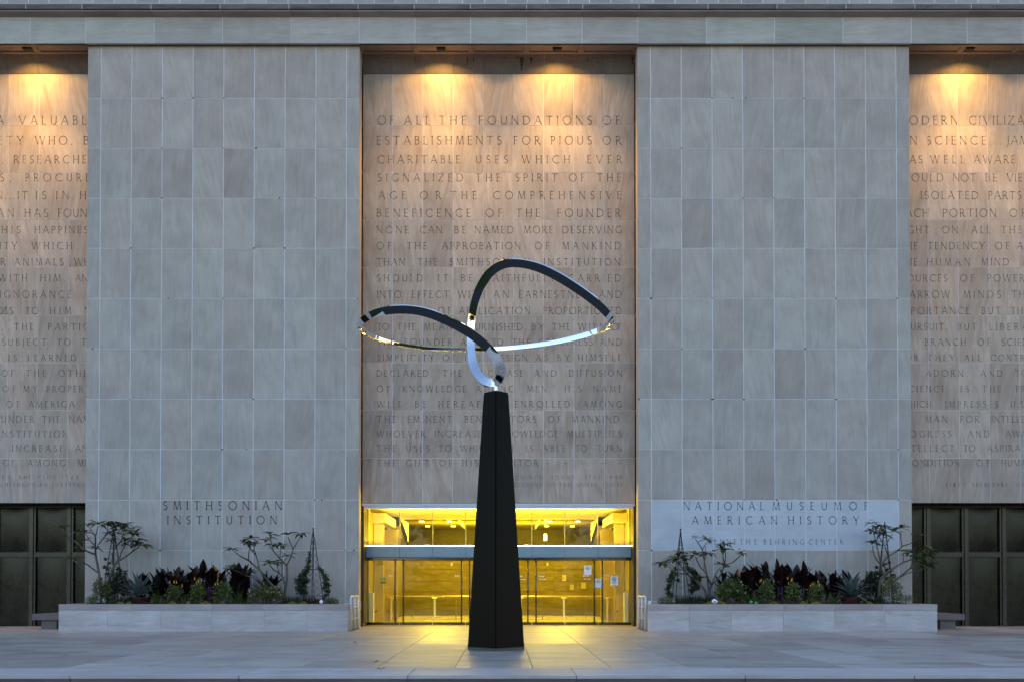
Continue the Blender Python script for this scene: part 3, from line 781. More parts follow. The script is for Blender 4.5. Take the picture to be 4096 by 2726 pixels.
# ================================================================ INSIDE THE LOBBY
def hall(name, mat, *boxes, label=None):
    b = B()
    for bx in boxes: b.box(*bx)
    o = b.obj(name, mat, museum)
    if label: o['label'] = label
    return o
hall('lobby_floor', M_hallfloor, (CX-4.6, CX+4.6, YG+.17, 44, -.3, -.002))
hall('lobby_ceiling', M_cream, (CX-4.6, CX+4.6, 29.7, 35.1, 3.70, 3.9))
hall('lobby_side_wall', M_brass, (CX-4.6, CX-4.10, 29.92, 33.2, -.02, 3.70))
hall('lobby_side_wall', M_brass, (CX+4.10, CX+4.6, 29.92, 33.2, -.02, 3.70))
for s in (-1, 1):
    # brass-clad columns standing off the side wall, their overhead beam, service pillar
    hall('lobby_column', M_brass, (CX+s*3.78, CX+s*4.09, 31.0, 31.3, 0, 3.25))
    hall('lobby_column', M_brass, (CX+s*3.55, CX+s*4.09, 33.2, 33.4, 0, 3.2))
    hall('overhead_beam', M_brass, (CX+s*3.62, CX+s*4.09, 30.2, 33.3, 3.27, 3.55))
    hall('inner_glass_fin', M_hallback, (CX+s*3.56, CX+s*4.6, 33.45, 33.5, 0, 3.2))
    hall('service_pillar', M_cream, (CX+s*3.95, CX+s*4.08, 29.95, 30.1, 0, 1.02))
    # sloping bulkhead of the stair
    x = CX+s*3.52
    b = B(); y0, y1 = 33.6, 36.4
    b.add([(x, y0, 3.68), (x, y1, 3.10), (x, y1, 2.72), (x, y0, 3.36)], [(0,1,2,3), (3,2,1,0)])
    b.add([(x+s*.4, y0, 3.68), (x+s*.4, y0, 3.36), (x, y0, 3.36), (x, y0, 3.68)], [(0,1,2,3), (3,2,1,0)])
    b.add([(x+s*.4, y0, 3.36), (x+s*.4, y1, 2.72), (x, y1, 2.72), (x, y0, 3.36)], [(0,1,2,3), (3,2,1,0)])
    b.obj('sloping_bulkhead', M_brass, museum)
    hall('hall_side_wall', M_hallback, (CX+s*3.98, CX+s*4.6, 33.6, 44, 0, 3.9))
    hall('hall_upper_panel', M_cream, (CX+s*3.6, CX+s*3.64, 35.0, 37.4, 3.0, 3.72))
hall('hall_ceiling', M_hallceil, (CX-4.6, CX+4.6, 35.1, 44, 3.80, 4.0))
hall('hall_back_wall', M_hallback, (CX-4.6, CX+4.6, 43.6, 44, 2.55, 3.9), (CX-4.6, CX+4.6, 40.06, 43.6, 2.5, 2.55))
cb = B(); cb.box(CX-4.6, CX+4.6, 40.04, 40.3, 0, 2.5); bw = cb.obj('granite_wall', M_hallback, museum)
zs = [0, .48, 1.0, 1.42, 1.95, 2.28, 2.5]
for a, b_ in zip(zs, zs[1:]):
    for k in range(4):
        x0 = CX-4.5+2.25*k
        b = B(); b.box(x0+.004, x0+2.246, 40.0, 40.05, a+.006, b_-.006); b.obj('granite_course', M_hallwall, bw)
hall('ceiling_rail', M_hallback, (CX-4.4, CX+4.4, 37.0, 37.05, 3.77, 3.79), (CX-4.4, CX+4.4, 39.2, 39.25, 3.77, 3.79))
# spotlights on a ceiling track
for s in (-1, 1):
    b = B(); x = CX+s*1.55
    b.tube([(x, 36.0, 3.77), (x+s*.0, 42.0, 3.77)], .05, 8); b.obj('light_track', M_cream, museum)
for k, x in enumerate((-3.1, -2.0, 2.0, 3.1)):
    hall('downlight', M_lamp, (CX+x-.09, CX+x+.09, 37.6, 37.78, 3.785, 3.797))
    hall('downlight', M_lamp, (CX+x-.09, CX+x+.09, 40.6, 40.78, 3.785, 3.797))
# furniture seen on the upper landing
for x in (-2.55, -2.1, -1.5, -1.1, -.35, .8, 1.4, 2.3):
    b = B(); w = .16+.05*math.sin(x*9); b.box(CX+x*1.3, CX+x*1.3+w, 41.5, 41.7, 2.86, 3.02+.05*math.cos(x*7)); b.tube([(CX+x*1.3+w/2, 41.6, 2.55), (CX+x*1.3+w/2, 41.6, 2.86)], .02, 6)
    b.obj('desk_screen', M_cream, museum)
for x, w, h, z in ((1.9, .12, .28, 3.2), (-1.02, .12, .3, 3.15)):
    hall('hanging_sign', M_lamp, (CX+x, CX+x+w, 41.0, 41.04, z, z+h))
# papers on the granite wall
for px, py, w, h in ((1682,706,.17,.26),(1742,778,.17,.22),(1834,765,.2,.26),(798,597,.07,.13),(1551,597,.07,.13)):
    p = at(1400+px/1.9633, 1950+py/1.9633, 39.98)
    hall('wall_notice', M_brass, (p.x-w/2, p.x+w/2, 39.98, 39.995, p.z-h/2, p.z+h/2))
# balustrade with handrail
bal = empty('balustrade', (CX, 33.5, 0), None, 'brass handrail on posts with glass infill inside the lobby behind the doors', 'balustrade')
b = B(); b.tube([(CX-3.95, 33.0, .875), (CX+3.95, 33.0, .875)], .024, 12); b.obj('handrail', M_brassr, bal, smooth=True)
for px in (325, 665, 1003, 1342, 1680, 2020):
    x = at(1400+px/1.9633, 2400, 33.0).x
    b = B(); b.box(x-.035, x+.035, 33.0, 33.03, 0, .83); b.tube([(x-.09, 33.0, .82), (x+.09, 33.0, .82)], .018, 8); b.obj('post', M_brassr, bal)
for px in (495, 833, 1172, 1511, 1850):
    x = at(1400+px/1.9633, 2400, 33.1).x
    b = B(); b.box(x-.85, x+.85, 33.04, 33.05, .06, .78); b.obj('glass_infill', M_glass, bal)
    b = B(); b.box(x-.012, x+.012, 33.02, 33.06, .06, .8); b.obj('infill_clip', M_hallback, bal)
# lobby lamps, plus an added fill for the hall ceiling
def area(name, loc, sx, sy, power, col, down=True, parent=None):
    d = bpy.data.lights.new(name, 'AREA'); d.shape = 'RECTANGLE'; d.size = sx; d.size_y = sy; d.energy = power; d.color = col
    o = bpy.data.objects.new(name, d); COL.objects.link(o); place(o, loc, parent)
    o.rotation_euler = (0, 0, 0) if down else (pi, 0, 0)
    return o
LK = .24
area('lobby_cove_light', (CX, 29.85, 2.60), 7.9, .10, 640*LK, YEL, False, museum)
area('lobby_ceiling_light', (CX, 32.4, 3.69), 6.6, 4.9, 360*LK, YEL, True, museum)
area('hall_ceiling_light', (CX-2.4, 37.6, 3.76), 1.2, .3, 300*LK, YEL, True, museum)
area('hall_ceiling_light', (CX+2.4, 37.6, 3.76), 1.2, .3, 300*LK, YEL, True, museum)
area('hall_ceiling_fill', (CX, 38.5, 2.72), 6.0, .5, 750*LK, YEL, False, museum)  # added fill without a fixture, lifts the dark hall ceiling
for s in (-1, 1):
    area('stair_light', (CX+s*3.8, 34.6, 3.66), .5, 1.0, 50*LK, YEL, True, museum)

# ================================================================ SIDE BAYS: BRONZE SCREENS
def bronze(cx, s):
    e = empty('bronze_screen', (cx, YG, 0), museum)
    e['label'] = ('left' if s < 0 else 'right')+' dark bronze window screen with pillowed panels'
    xs = [CX+s*v for v in (12.0, 13.3, 14.47, 15.64, 16.81, 17.98, 19.15, 20.3)]
    zr = [at(2000, y, YG).z for y in (2497, 2226, 2207, 2030)]
    zr = [-.0, zr[1], zr[2], zr[3]]
    for x in xs:
        b = B(); b.box(x-.10, x+.10, YG-.05, YG+.1, 0, zr[3]); b.box(x-.035, x+.035, YG-.085, YG-.0505, 0, zr[3])
        b.obj('mullion', M_bronzef, e)
    for a, c in zip(xs, xs[1:]):
        x0, x1 = min(a, c)+.10, max(a, c)-.10
        b = B(); b.box(x0, x1, YG-.045, YG+.08, zr[1], zr[2]); b.box(x0, x1, YG-.06, YG-.0455, zr[1]+.04, zr[2]-.04); b.obj('transom_rail', M_bronzef, e)
        for za, zb in ((0.02, zr[1]), (zr[2], zr[3])):
            b = B(); n = 10; base = []
            for i in range(n+1):
                for j in range(n+1):
                    u, v = 2*i/n-1, 2*j/n-1
                    dep = .035*(1-abs(u)**2.2)*(1-abs(v)**2.2)
                    b.v.append(Vector((x0+(x1-x0)*i/n, YG+.02-dep, za+(zb-za)*j/n)))
            for i in range(n):
                for j in range(n):
                    q = i*(n+1)+j; b.f.append((q, q+n+1, q+n+2, q+1)); b.m.append(0)
            b.obj('bronze_panel', M_bronze, e, smooth=True)
    b = B(); xa, xb = sorted((CX+s*12.0, CX+s*20.3)); b.box(xa, xb, YG-.15, YG+.1, zr[3]+.002, zr[3]+.09); b.box(xa, xb, YP+.02, YG+.1, zr[3]+.092, 3.735)
    b.obj('head_frame', M_bronzef, e)
    b = B(); b.box(xa, xb, YG+.1, YG+.3, -.1, 3.8); b.obj('screen_backing', M_dark, e)
bronze(CX-OW-HW, -1); bronze(CX+OW+HW, 1)
# soft doorway gap light under the right screen is left to the floor

# ================================================================ PLANTERS, BENCHES, RAILS
PZ = .735
def planter(s, label):
    xa, xb = (CX-11.915, CX-4.085) if s < 0 else (CX+4.07, CX+11.905)
    yf, yb = 25.77, YT-.004
    root = empty('stone_planter', ((xa+xb)/2, 26.8, 0), None, label, 'planter', 'low stone planters in front of the piers')
    b = B(); b.box(xa+.02, xb-.02, yf+.03, yb, -.01, .58); b.obj('planter_core', M_mortar, root)
    b = B(); b.box(xa+.25, xb-.25, yf+.25, yb-.01, .58, .70); b.obj('soil', M_soil, root)
    joints = sorted([xa, xb]+[(at(p, 2480, yf).x) for p in ((643, 848, 1057, 1228, 430) if s < 0 else (2757, 2926.7, 3133.4, 3338.6, 3541.2))])
    for a, c in zip(joints, joints[1:]):
        b = B(); b.box(a+.0025, c-.0025, yf+random.uniform(-.002,.002), yf+.12, 0, .572); b.obj('planter_stone', M_planter, root)
    jc = sorted([xa, xb]+[(at(p, 2480, yf).x) for p in ((525, 849, 1052, 1228) if s < 0 else (2756, 2909, 3135, 3340, 3530))])
    for a, c in zip(jc, jc[1:]):
        b = B(); b.box(a+.003, c-.003, yf-.012, yf+.26, .578, PZ); b.obj('cap_stone', M_cap, root)
    for xe, sg in ((xa, 1), (xb, -1)):
        b = B(); b.box(min(xe, xe+sg*.25), max(xe, xe+sg*.25), yf+.265, yb, .578, PZ-.001); b.obj('cap_stone', M_cap, root)
        b = B(); b.box(min(xe+sg*.001, xe+sg*.12), max(xe+sg*.001, xe+sg*.12), yf+.125, yb, 0, .572); b.obj('planter_stone', M_planter, root)
    return root
planter(-1, 'long low stone planter full of plants at the foot of the left pier')
planter(1, 'long low stone planter full of plants at the foot of the right pier')
def bench(s, label):
    xo, xi = CX+s*13.2, CX+s*12.2
    root = empty('stone_bench', (CX+s*12.7, 27.6, 0), None, label, 'bench', 'granite benches beside the planters')
    b = B(); b.box(xo, xi, 26.9, 28.9, .27, .44); b.obj('seat', M_bench, root)
    for y in (27.0, 28.45):
        b = B(); b.box(CX+s*12.98, CX+s*12.55, y, y+.34, 0, .268); b.obj('leg', M_bench, root)
bench(-1, 'grey granite bench beside the left planter, in front of the left bronze screen')
bench(1, 'grey granite bench beside the right planter, in front of the right bronze screen')
def rail(s, label):
    x = CX+s*4.03; root = empty('handrail', (x, 26.6, 0), None, label, 'handrail', 'short grey metal rails at the inner planter ends')
    b = B(); b.tube([(x,25.98,0),(x,25.98,.86),(x,26.0,.91),(x,26.05,.935),(x,26.35,.935),(x,27.25,.935)], .030, 10); b.obj('front_post', M_railm, root, smooth=True)
    for y in (26.6, 27.2):
        b = B(); b.tube([(x,y,0),(x,y,.93)], .034, 10); b.obj('post', M_railm, root, smooth=True)
    for z in (.64, .32):
        b = B(); b.tube([(x,25.98,z),(x,27.2,z)], .016, 8); b.obj('rail', M_railm, root, smooth=True)
    for y in (25.98, 26.6, 27.2):
        b = B(); b.lathe((x, y, 0), [(.001,.012),(.06,.012),(.06,0)], 12); b.obj('foot_plate', M_ring, root)
rail(-1, 'grey metal handrail at the right end of the left planter')
rail(1, 'grey metal handrail at the left end of the right planter')
# door push posts / boxes on the jambs
b = B(); x = CX-4.33; b.box(x-.12, x+.13, 28.9, 28.98, .50, .76); b.box(x-.12, x+.06, 28.92, 28.98, 0, .495)
b.obj('wall_box', M_cream, None, label='cream metal box and conduit on the jamb left of the doors', cat='electrical box')
b = B(); b.box(CX+4.17, CX+4.42, 28.9, 28.985, 0, 1.32); b.obj('jamb_cover', M_jamb, museum)
b = B(); x = CX+4.13; b.box(x-.05, x+.1, 28.3, 28.42, 2.22, 2.26); b.box(x+.0, x+.1, 28.3, 28.42, 2.08, 2.215); b.obj('camera_box', M_black, None, label='small black security camera on the reveal right of the entrance', cat='security camera')

# ================================================================ SCULPTURE AND PEDESTAL
PC = Vector((-.138, 18.36, 0))
ped = empty('granite_pedestal', PC, None, 'tall tapering black granite pedestal standing on the terrace before the entrance', 'pedestal')
hb, ht, zt = .556, .252, 4.93
def corner(k, h, z, c=PC): q = [(0,-1),(1,0),(0,1),(-1,0)][k]; return Vector((c.x+q[0]*h, c.y+q[1]*h, z))
b = B(); b.add([corner(k, hb-.018, .05) for k in range(4)]+[corner(k, ht-.018, zt) for k in range(4)], [(0,1,5,4),(1,2,6,5),(2,3,7,6),(3,0,4,7),(4,5,6,7)])
b.obj('pedestal_core', M_dchrome, ped)
for k in range(4):
    k2 = (k+1) % 4; g = .016
    a0, a1, b0, b1 = corner(k, hb, .055), corner(k2, hb, .055), corner(k, ht, zt), corner(k2, ht, zt)
    ub = (a1-a0).normalized(); nrm = Vector((ub.y, -ub.x, 0))
    A0, A1, B0, B1 = a0+ub*g, a1-ub*g, b0+ub*g, b1-ub*g
    b = B(); inn = -nrm*.03
    v = [A0, A1, B1, B0]; w = [p+inn for p in v]
    b.add(v+w, [(0,1,2,3),(1,0,4,5),(2,1,5,6),(3,2,6,7),(0,3,7,4)])
    b.obj('granite_face', M_granite, ped)
b = B(); b.add([corner(k, hb-.004, -.002) for k in range(4)]+[corner(k, hb-.012, .052) for k in range(4)], [(0,1,5,4),(1,2,6,5),(2,3,7,6),(3,0,4,7),(4,5,6,7)]); b.obj('plinth', M_plinth, ped)
b = B(); b.add([corner(k, ht-.02, zt+.002) for k in range(4)]+[corner(k, ht-.02, zt+.04) for k in range(4)]+[Vector((PC.x, PC.y, zt+.075))],
      [(0,1,5,4),(1,2,6,5),(2,3,7,6),(3,0,4,7),(4,5,8),(5,6,8),(6,7,8),(7,4,8)]); b.obj('cap', M_granite, ped)

# path of the steel loop: surveyed point, distance, width, and how high its broad face mirrors (degrees above the horizon)
LOOP = [((1248,1135),18.36,60,-12),((1150,1122),18.62,66,-10),((1065,1010),18.95,70,16),((1040,880),19.1,62,20),((1034,760),19.2,58,20),((1040,620),19.2,58,14),
 ((1062,480),19.15,60,5),((1110,335),19.05,66,0),((1195,205),18.95,72,-8),((1310,125),18.8,66,-14),((1450,115),18.7,62,-15),((1620,152),18.6,64,-15),
 ((1800,238),18.5,66,-15),((2000,368),18.4,64,-15),((2140,480),18.4,62,-15),((2215,570),18.5,60,-15),((2228,632),18.85,54,-12),((2140,685),19.3,44,8),
 ((2000,735),19.6,42,20),((1750,792),19.9,36,22),((1500,826),20.1,32,20),((1300,843),20.2,30,16),((1050,852),20.2,24,-12),((750,848),20.1,22,-14),((500,820),19.85,23,-10),
 ((300,775),19.5,24,12),((150,718),19.0,34,2),((85,650),18.45,46,-6),((125,588),17.95,56,-12),((250,530),17.5,62,-14),((450,508),17.25,62,-14),((650,535),17.15,64,-14),
 ((850,615),17.2,68,-14),((1030,715),17.3,72,-14),((1155,820),17.5,76,-14),((1240,915),17.75,80,-14),((1282,1010),18.0,76,-14),((1283,1085),18.2,66,-14)]
pts = [at(1400+p[0]/2.1418, 1000+p[1]/2.1418, Y) for p, Y, w, a in LOOP]
wid = [w*1.08/2.1418/F*Y for p, Y, w, a in LOOP]; ang = [a for p, Y, w, a in LOOP]
def cr(a, b_, c, d, t): return .5*((2*b_)+(c-a)*t+(2*a-5*b_+4*c-d)*t*t+(3*b_-a-3*c+d)*t**3)
n = len(pts); SUB = 14; P = []; Wd = []; An = []
for i in range(n):
    for j in range(SUB):
        t = j/SUB; I = [(i-1) % n, i, (i+1) % n, (i+2) % n]
        P.append(Vector([cr(*[pts[q][k] for q in I], t) for k in range(3)])); Wd.append(cr(*[wid[q] for q in I], t)); An.append(cr(*[ang[q] for q in I], t))
m = len(P)
def smooth_list(L, it):
    for _ in range(it): L = [(L[i-1]+L[i]*2+L[(i+1) % m])*.25 for i in range(m)]
    return L
P = smooth_list(P, 30); Wd = smooth_list(Wd, 40); An = smooth_list(An, 60)
QS = list(range(-45, 46, 3)); TT = []; un = []; cand = []
for i in range(m):
    T = (P[(i+1) % m]-P[i-1]).normalized(); view = (P[i]-Vector((0, 0, EYE))).normalized()
    e1 = (Vector((0,-1,0))-T*(-T.y)).normalized(); e2 = T.cross(e1); cs = []; us = []
    for q in QS:
        c_ = e1*cos(R(q))+e2*sin(R(q)); facing = -c_.dot(view); rf = view-c_*2*view.dot(c_)
        el_ = math.degrees(math.asin(max(-1, min(1, rf.z))))
        cs.append(c_); ci = i/SUB; free = 0 if (ci < 5.5 or ci > 37.3) else 1
        kk = 1
        us.append(min(70*kk, kk*abs(el_-An[i]))*free+70*(1-facing)+(200 if facing < .2 else 0)+(abs(q)*4*(1-free)))
    cand.append(cs); un.append(us)
cost = [0.0]*len(QS); back = []
for i in list(range(m))*2:                     # smoothest way round the closed loop
    nb = []; nc = []
    for k in range(len(QS)):
        bj, bv = min(((jj, cost[jj]+30.0*(jj-k)**2) for jj in range(max(0, k-2), min(len(QS), k+3))), key=lambda t: t[1])
        nb.append(bj); nc.append(bv+un[i][k])
    back.append(nb); cost = nc
k = min(range(len(QS)), key=lambda q: cost[q]); path = []
for nb in reversed(back): path.append(k); k = nb[k]
path = path[::-1]; path = path[m//2:m//2+m]; path = path[m-m//2:]+path[:m-m//2]
fr = smooth_list([cand[i][path[i]] for i in range(m)], 40)
prof = [(-.5,0),(.5,0),(.60,-.30),(.12,-.58),(-.42,-.30)]    # across, along normal
bow = []
for q in range(len(prof)):
    x0, y0 = prof[q]; x1, y1 = prof[(q+1) % len(prof)]
    for r_ in range(2): bow.append((x0+(x1-x0)*r_/2, y0+(y1-y0)*r_/2+(0.018 if q == 0 and r_ == 1 else 0)))
b = B(); NP = len(bow)
for i in range(m):
    T = (P[(i+1) % m]-P[i-1]).normalized(); Nn = (fr[i]-T*fr[i].dot(T)).normalized(); U = Nn.cross(T)
    if i and U.dot(prevU) < 0: pass
    prevU = U
    up = 1
    for x, y in bow: b.v.append(P[i]+U*(x*Wd[i]*up)+Nn*((y+.25)*Wd[i]))
for i in range(m):
    for j in range(NP):
        a = i*NP+j; c = i*NP+(j+1) % NP; d = ((i+1) % m)*NP+(j+1) % NP; e = ((i+1) % m)*NP+j
        b.f.append((a, e, d, c)); b.m.append(0)
sculpt = empty('loop_sculpture', (PC.x, PC.y, zt+.07), None, 'polished steel ribbon sculpture looping above the black granite pedestal', 'sculpture')
so = b.obj('steel_loop', M_steel, sculpt, smooth=True)
me = so.data
import bmesh
bm = bmesh.new(); bm.from_mesh(me); bm.edges.ensure_lookup_table(); bm.verts.ensure_lookup_table()
bmesh.ops.recalc_face_normals(bm, faces=bm.faces)
for ed in bm.edges:
    va, vb = ed.verts[0].index, ed.verts[1].index
    if va % NP == vb % NP and (va % NP) % 2 == 0: ed.smooth = False
bm.to_mesh(me); bm.free()
b = B(); mp_ = at(1979, 1540, 18.36); b.lathe((PC.x, PC.y, zt+.05), [(.0,.24),(.05,.24),(.05,.15),(.042,.148),(.042,0)], 20); b.obj('mounting_post', M_chrome, sculpt, smooth=False)
# ================================================================ PLANTS IN THE PLANTERS
rnd = random.Random(21)
L_plum = leafmat('plumeria_leaf', (.03,.048,.018), (.06,.085,.028))
L_canna = leafmat('burgundy_leaf', (.009,.0045,.0045), (.019,.008,.0075), rough=.34)
L_agave = leafmat('agave_leaf', (.055,.085,.078), (.085,.12,.11), rough=.5)
L_fern = leafmat('fern_leaf', (.05,.085,.012), (.085,.13,.02))
L_mid = leafmat('mid_green_leaf', (.045,.068,.014), (.10,.14,.032))
L_dark = leafmat('dark_green_leaf', (.014,.022,.008), (.03,.042,.014))
L_var = leafmat('variegated_leaf', (.05,.075,.02), (.16,.15,.04), scale=25)
L_vine = leafmat('vine_leaf', (.018,.035,.012), (.04,.065,.02))
L_cover = leafmat('ground_cover_leaf', (.035,.045,.015), (.075,.045,.05), scale=5)
L_sedum = leafmat('yellow_sedum', (.30,.29,.03), (.50,.46,.06), scale=14)
P_yel = plain('yellow_petal', (.75,.38,.03), .6, var=.15); P_whi = plain('white_petal', (.75,.75,.72), .6, var=.05)
P_pink = plain('pink_petal', (.50,.10,.14), .6, var=.2); P_pur = plain('purple_petal', (.16,.08,.22), .6, var=.2); P_blue = plain('blue_petal', (.10,.12,.50), .6, var=.2)
P_mag = plain('magenta_petal', (.40,.03,.13), .6, var=.2)
M_pot = plain('oxblood_glazed_pot', (.05,.012,.012), .25, var=.1)

def leaf(b, base, d, L, w, droop=.35, fold=.25, segs=3, up=Vector((0,0,1)), mi=0, shape=.42):
    """One leaf: pointed blade of given length and width that bends down along its length."""
    d = d.normalized(); side = d.cross(up)
    if side.length < .05: side = d.cross(Vector((1,.3,0)))
    side.normalize(); p = Vector(base); n0 = len(b.v); b.v.append(p.copy()); cur = d.copy()
    for i in range(1, segs+1):
        t = i/(segs+1); cur = (cur-up*droop/(segs+1)).normalized(); p = p+cur*L/(segs+1)
        ww = w*.5*math.sin(pi*min(1, t**(math.log(.5)/math.log(shape))))
        nn = side.cross(cur).normalized()
        b.v += [p-side*ww+nn*ww*fold, p.copy(), p+side*ww+nn*ww*fold]
    cur = (cur-up*droop/(segs+1)).normalized(); b.v.append(p+cur*L/(segs+1)); tip = len(b.v)-1
    a = n0+1; fs = [(n0, a+1, a), (n0, a+2, a+1)]
    for i in range(segs-1):
        q = n0+1+3*i; fs += [(q, q+1, q+4, q+3), (q+1, q+2, q+5, q+4)]
    q = n0+1+3*(segs-1); fs += [(q, q+1, tip), (q+1, q+2, tip)]
    for f in fs: b.f.append(f); b.m.append(mi)
def tiny(b, p, s, r=rnd, mi=0, asp=.55):
    """A small leaf of a bush: one folded diamond."""
    d = Vector((r.gauss(0,1), r.gauss(0,1), r.gauss(.2,.8))).normalized(); sd = d.cross(Vector((r.gauss(0,1), r.gauss(0,1), r.gauss(0,1)))).normalized()
    n0 = len(b.v); b.v += [p, p+d*s*.5+sd*s*asp*.5, p+d*s, p+d*s*.5-sd*s*asp*.5]; b.f.append((n0, n0+1, n0+2, n0+3)); b.m.append(mi)
def blob(b, c, rx, ry, rz, n, s, r=rnd, mi=0, hollow=.45):
    for _ in range(n):
        v = Vector((r.gauss(0,1), r.gauss(0,1), r.gauss(0,1))).normalized()*(hollow+(1-hollow)*r.random())
        k = 1+.22*math.sin(v.x*7+c[0]*3)*math.cos(v.z*6+c[2]*5)
        tiny(b, Vector((c[0]+v.x*rx*k, c[1]+v.y*ry*k, c[2]+v.z*rz*k)), s*r.uniform(.7, 1.3), r, mi)

PT = {1: (200, 2050, 3.92), 2: (800, 2050, 3.92), 3: (2580, 2050, 3.92), 4: (3180, 2050, 3.8)}
def plumeria(label, T, Y, branches, clusters, r0=.042, seed=1, flowers=(), n_leaf=9, LS=1.0, depth=.45, base=None):
    ox, oy, s = PT[T]; r = random.Random(seed)
    ys = [p[1] for br in branches for p in br[0]]; xs = [p[0] for p in branches[0][0]]; bx, by = branches[0][0][0]
    def P(x, y):
        k = min(1.0, math.hypot(x-bx, y-by)/700)
        return at(ox+x/s, oy+y/s, Y+depth*k*math.sin(x*.013+y*.007+seed*2.1))
    b0 = P(bx, by)
    root = empty('plumeria_tree', (b0.x, b0.y, .70), None, label, 'tree', 'bare-limbed plumeria trees in the planters')
    b = B()
    for k, (br, ra, rb) in enumerate(branches):
        pts_ = [P(x, y) for x, y in br]
        if k == 0: pts_ = [Vector((pts_[0].x, pts_[0].y, .69))]+([pts_[0]] if pts_[0].z > .75 else [])+pts_[1:]
        fine = []
        m_ = len(pts_)
        for i in range(m_-1):
            for j in range(4):
                q = [pts_[max(i-1, 0)], pts_[i], pts_[i+1], pts_[min(i+2, m_-1)]]
                fine.append(Vector([cr(*[v[c] for v in q], j/4) for c in range(3)]))
        fine.append(pts_[-1]); nf = len(fine)
        b.tube(fine, [(ra+(rb-ra)*i/(nf-1))*r.uniform(.93, 1.07) for i in range(nf)], 7)
    b.obj('trunk', M_bark, root, smooth=True)
    for k, c in enumerate(clusters):
        x, y = c[0], c[1]; sc_ = (c[2] if len(c) > 2 else 1.0)*LS
        p = P(x, y); b = B(); nl = r.randint(n_leaf-1, n_leaf+2); a0 = r.random()*6
        for i in range(nl):
            a = a0+2*pi*i/nl+r.uniform(-.25, .25); el = r.uniform(.0, .75)
            d = Vector((cos(a)*cos(el), sin(a)*cos(el), sin(el)))
            leaf(b, p+d*.012, d, .30*sc_*r.uniform(.75, 1.15), .10*sc_, r.uniform(.35, 1.1), .3)
        b.obj('leaf_cluster', L_plum, root)
    for x, y in flowers:
        p = P(x, y); b = B()
        for i in range(7):
            v = Vector((r.gauss(0,.03), r.gauss(0,.03), abs(r.gauss(.02,.025))))
            for q in range(4):
                a = q*pi/2+r.random(); leaf(b, p+v, Vector((cos(a), sin(a), .8)), .035, .022, .4, .2, 2)
        b.obj('blossom', P_pink, root)
    return root
plumeria('slim plumeria left of the iron obelisk, left planter, one limb over the bronze screen', 1, 26.75,
 [([(800,1150),(770,960),(735,760),(712,640)],.040,.03), ([(712,640),(712,500),(712,360)],.026,.018), ([(712,650),(630,620),(520,562),(450,490),(380,435),(300,400),(240,320),(195,250)],.024,.010),
  ([(520,562),(530,490),(552,440)],.014,.010), ([(740,925),(640,850),(545,785),(450,785),(385,750),(345,715)],.024,.010), ([(712,360),(655,280),(600,200)],.016,.011), ([(712,360),(740,270),(755,195)],.016,.011),
  ([(715,520),(640,440),(555,320)],.018,.011), ([(755,495),(720,580)],.014,.014), ([(760,490),(830,400),(895,320),(905,215)],.018,.011)],
 [(195,240,1.0),(555,430,.8),(345,705,.8),(597,185,.9),(757,180,1.1),(552,300,.9),(905,205,.9),(722,560,.9),(480,290,.9),(470,540,.6)], seed=3)
plumeria('bushy-headed plumeria tangled with the iron obelisk in the left planter, low limb to the right', 1, 26.95,
 [([(900,1150),(960,960),(1000,840),(1060,760)],.046,.03), ([(1060,760),(1180,690),(1290,605),(1370,550),(1412,505)],.026,.014), ([(1065,760),(1065,650),(1040,530),(1010,400),(1000,300)],.024,.012),
  ([(985,800),(975,680),(1000,590),(1040,530)],.018,.014), ([(1090,720),(1120,610),(1190,490),(1290,375),(1330,340)],.022,.012), ([(1040,530),(990,480),(950,430)],.014,.010), ([(1045,520),(1110,440),(1150,330),(1130,220)],.016,.011),
  ([(1190,490),(1240,440),(1300,430),(1370,440)],.014,.010), ([(1290,600),(1330,530)],.012,.009)],
 [(1425,500,1.25),(1000,190,1.2),(1090,210,1.2),(1140,190,1.1),(1250,260,1.1),(1330,320,1.1),(1380,430,1.2),(950,430,.9),(1190,430,1.0),(1180,500,.7),(1150,260,1.0),(1260,330,1.1),(1000,300,1.0),(1340,500,.9),(930,330,.8)], seed=5, n_leaf=10)
plumeria('plumeria leaning far to the left over the dark cannas in the left planter', 2, 26.6,
 [([(1300,1340),(1180,1180),(1040,1030),(940,900),(850,820),(760,740)],.042,.024), ([(760,740),(640,680),(560,620),(510,575)],.022,.012), ([(935,890),(900,740),(870,640),(845,540),(885,490)],.020,.010),
  ([(865,650),(800,575),(742,500)],.016,.011), ([(760,740),(765,620),(790,530),(792,450)],.016,.011), ([(1060,1090),(940,1060),(830,1010),(700,970),(620,930),(530,895)],.022,.011), ([(950,1050),(860,990),(780,955)],.014,.010), ([(910,880),(912,810)],.012,.010)],
 [(505,575,1.1),(745,490,1.0),(785,410,1.1),(510,850,1.0),(480,880,.9),(785,920,.9),(800,480,.8),(850,490,.7)], seed=8, flowers=[(900,470)])
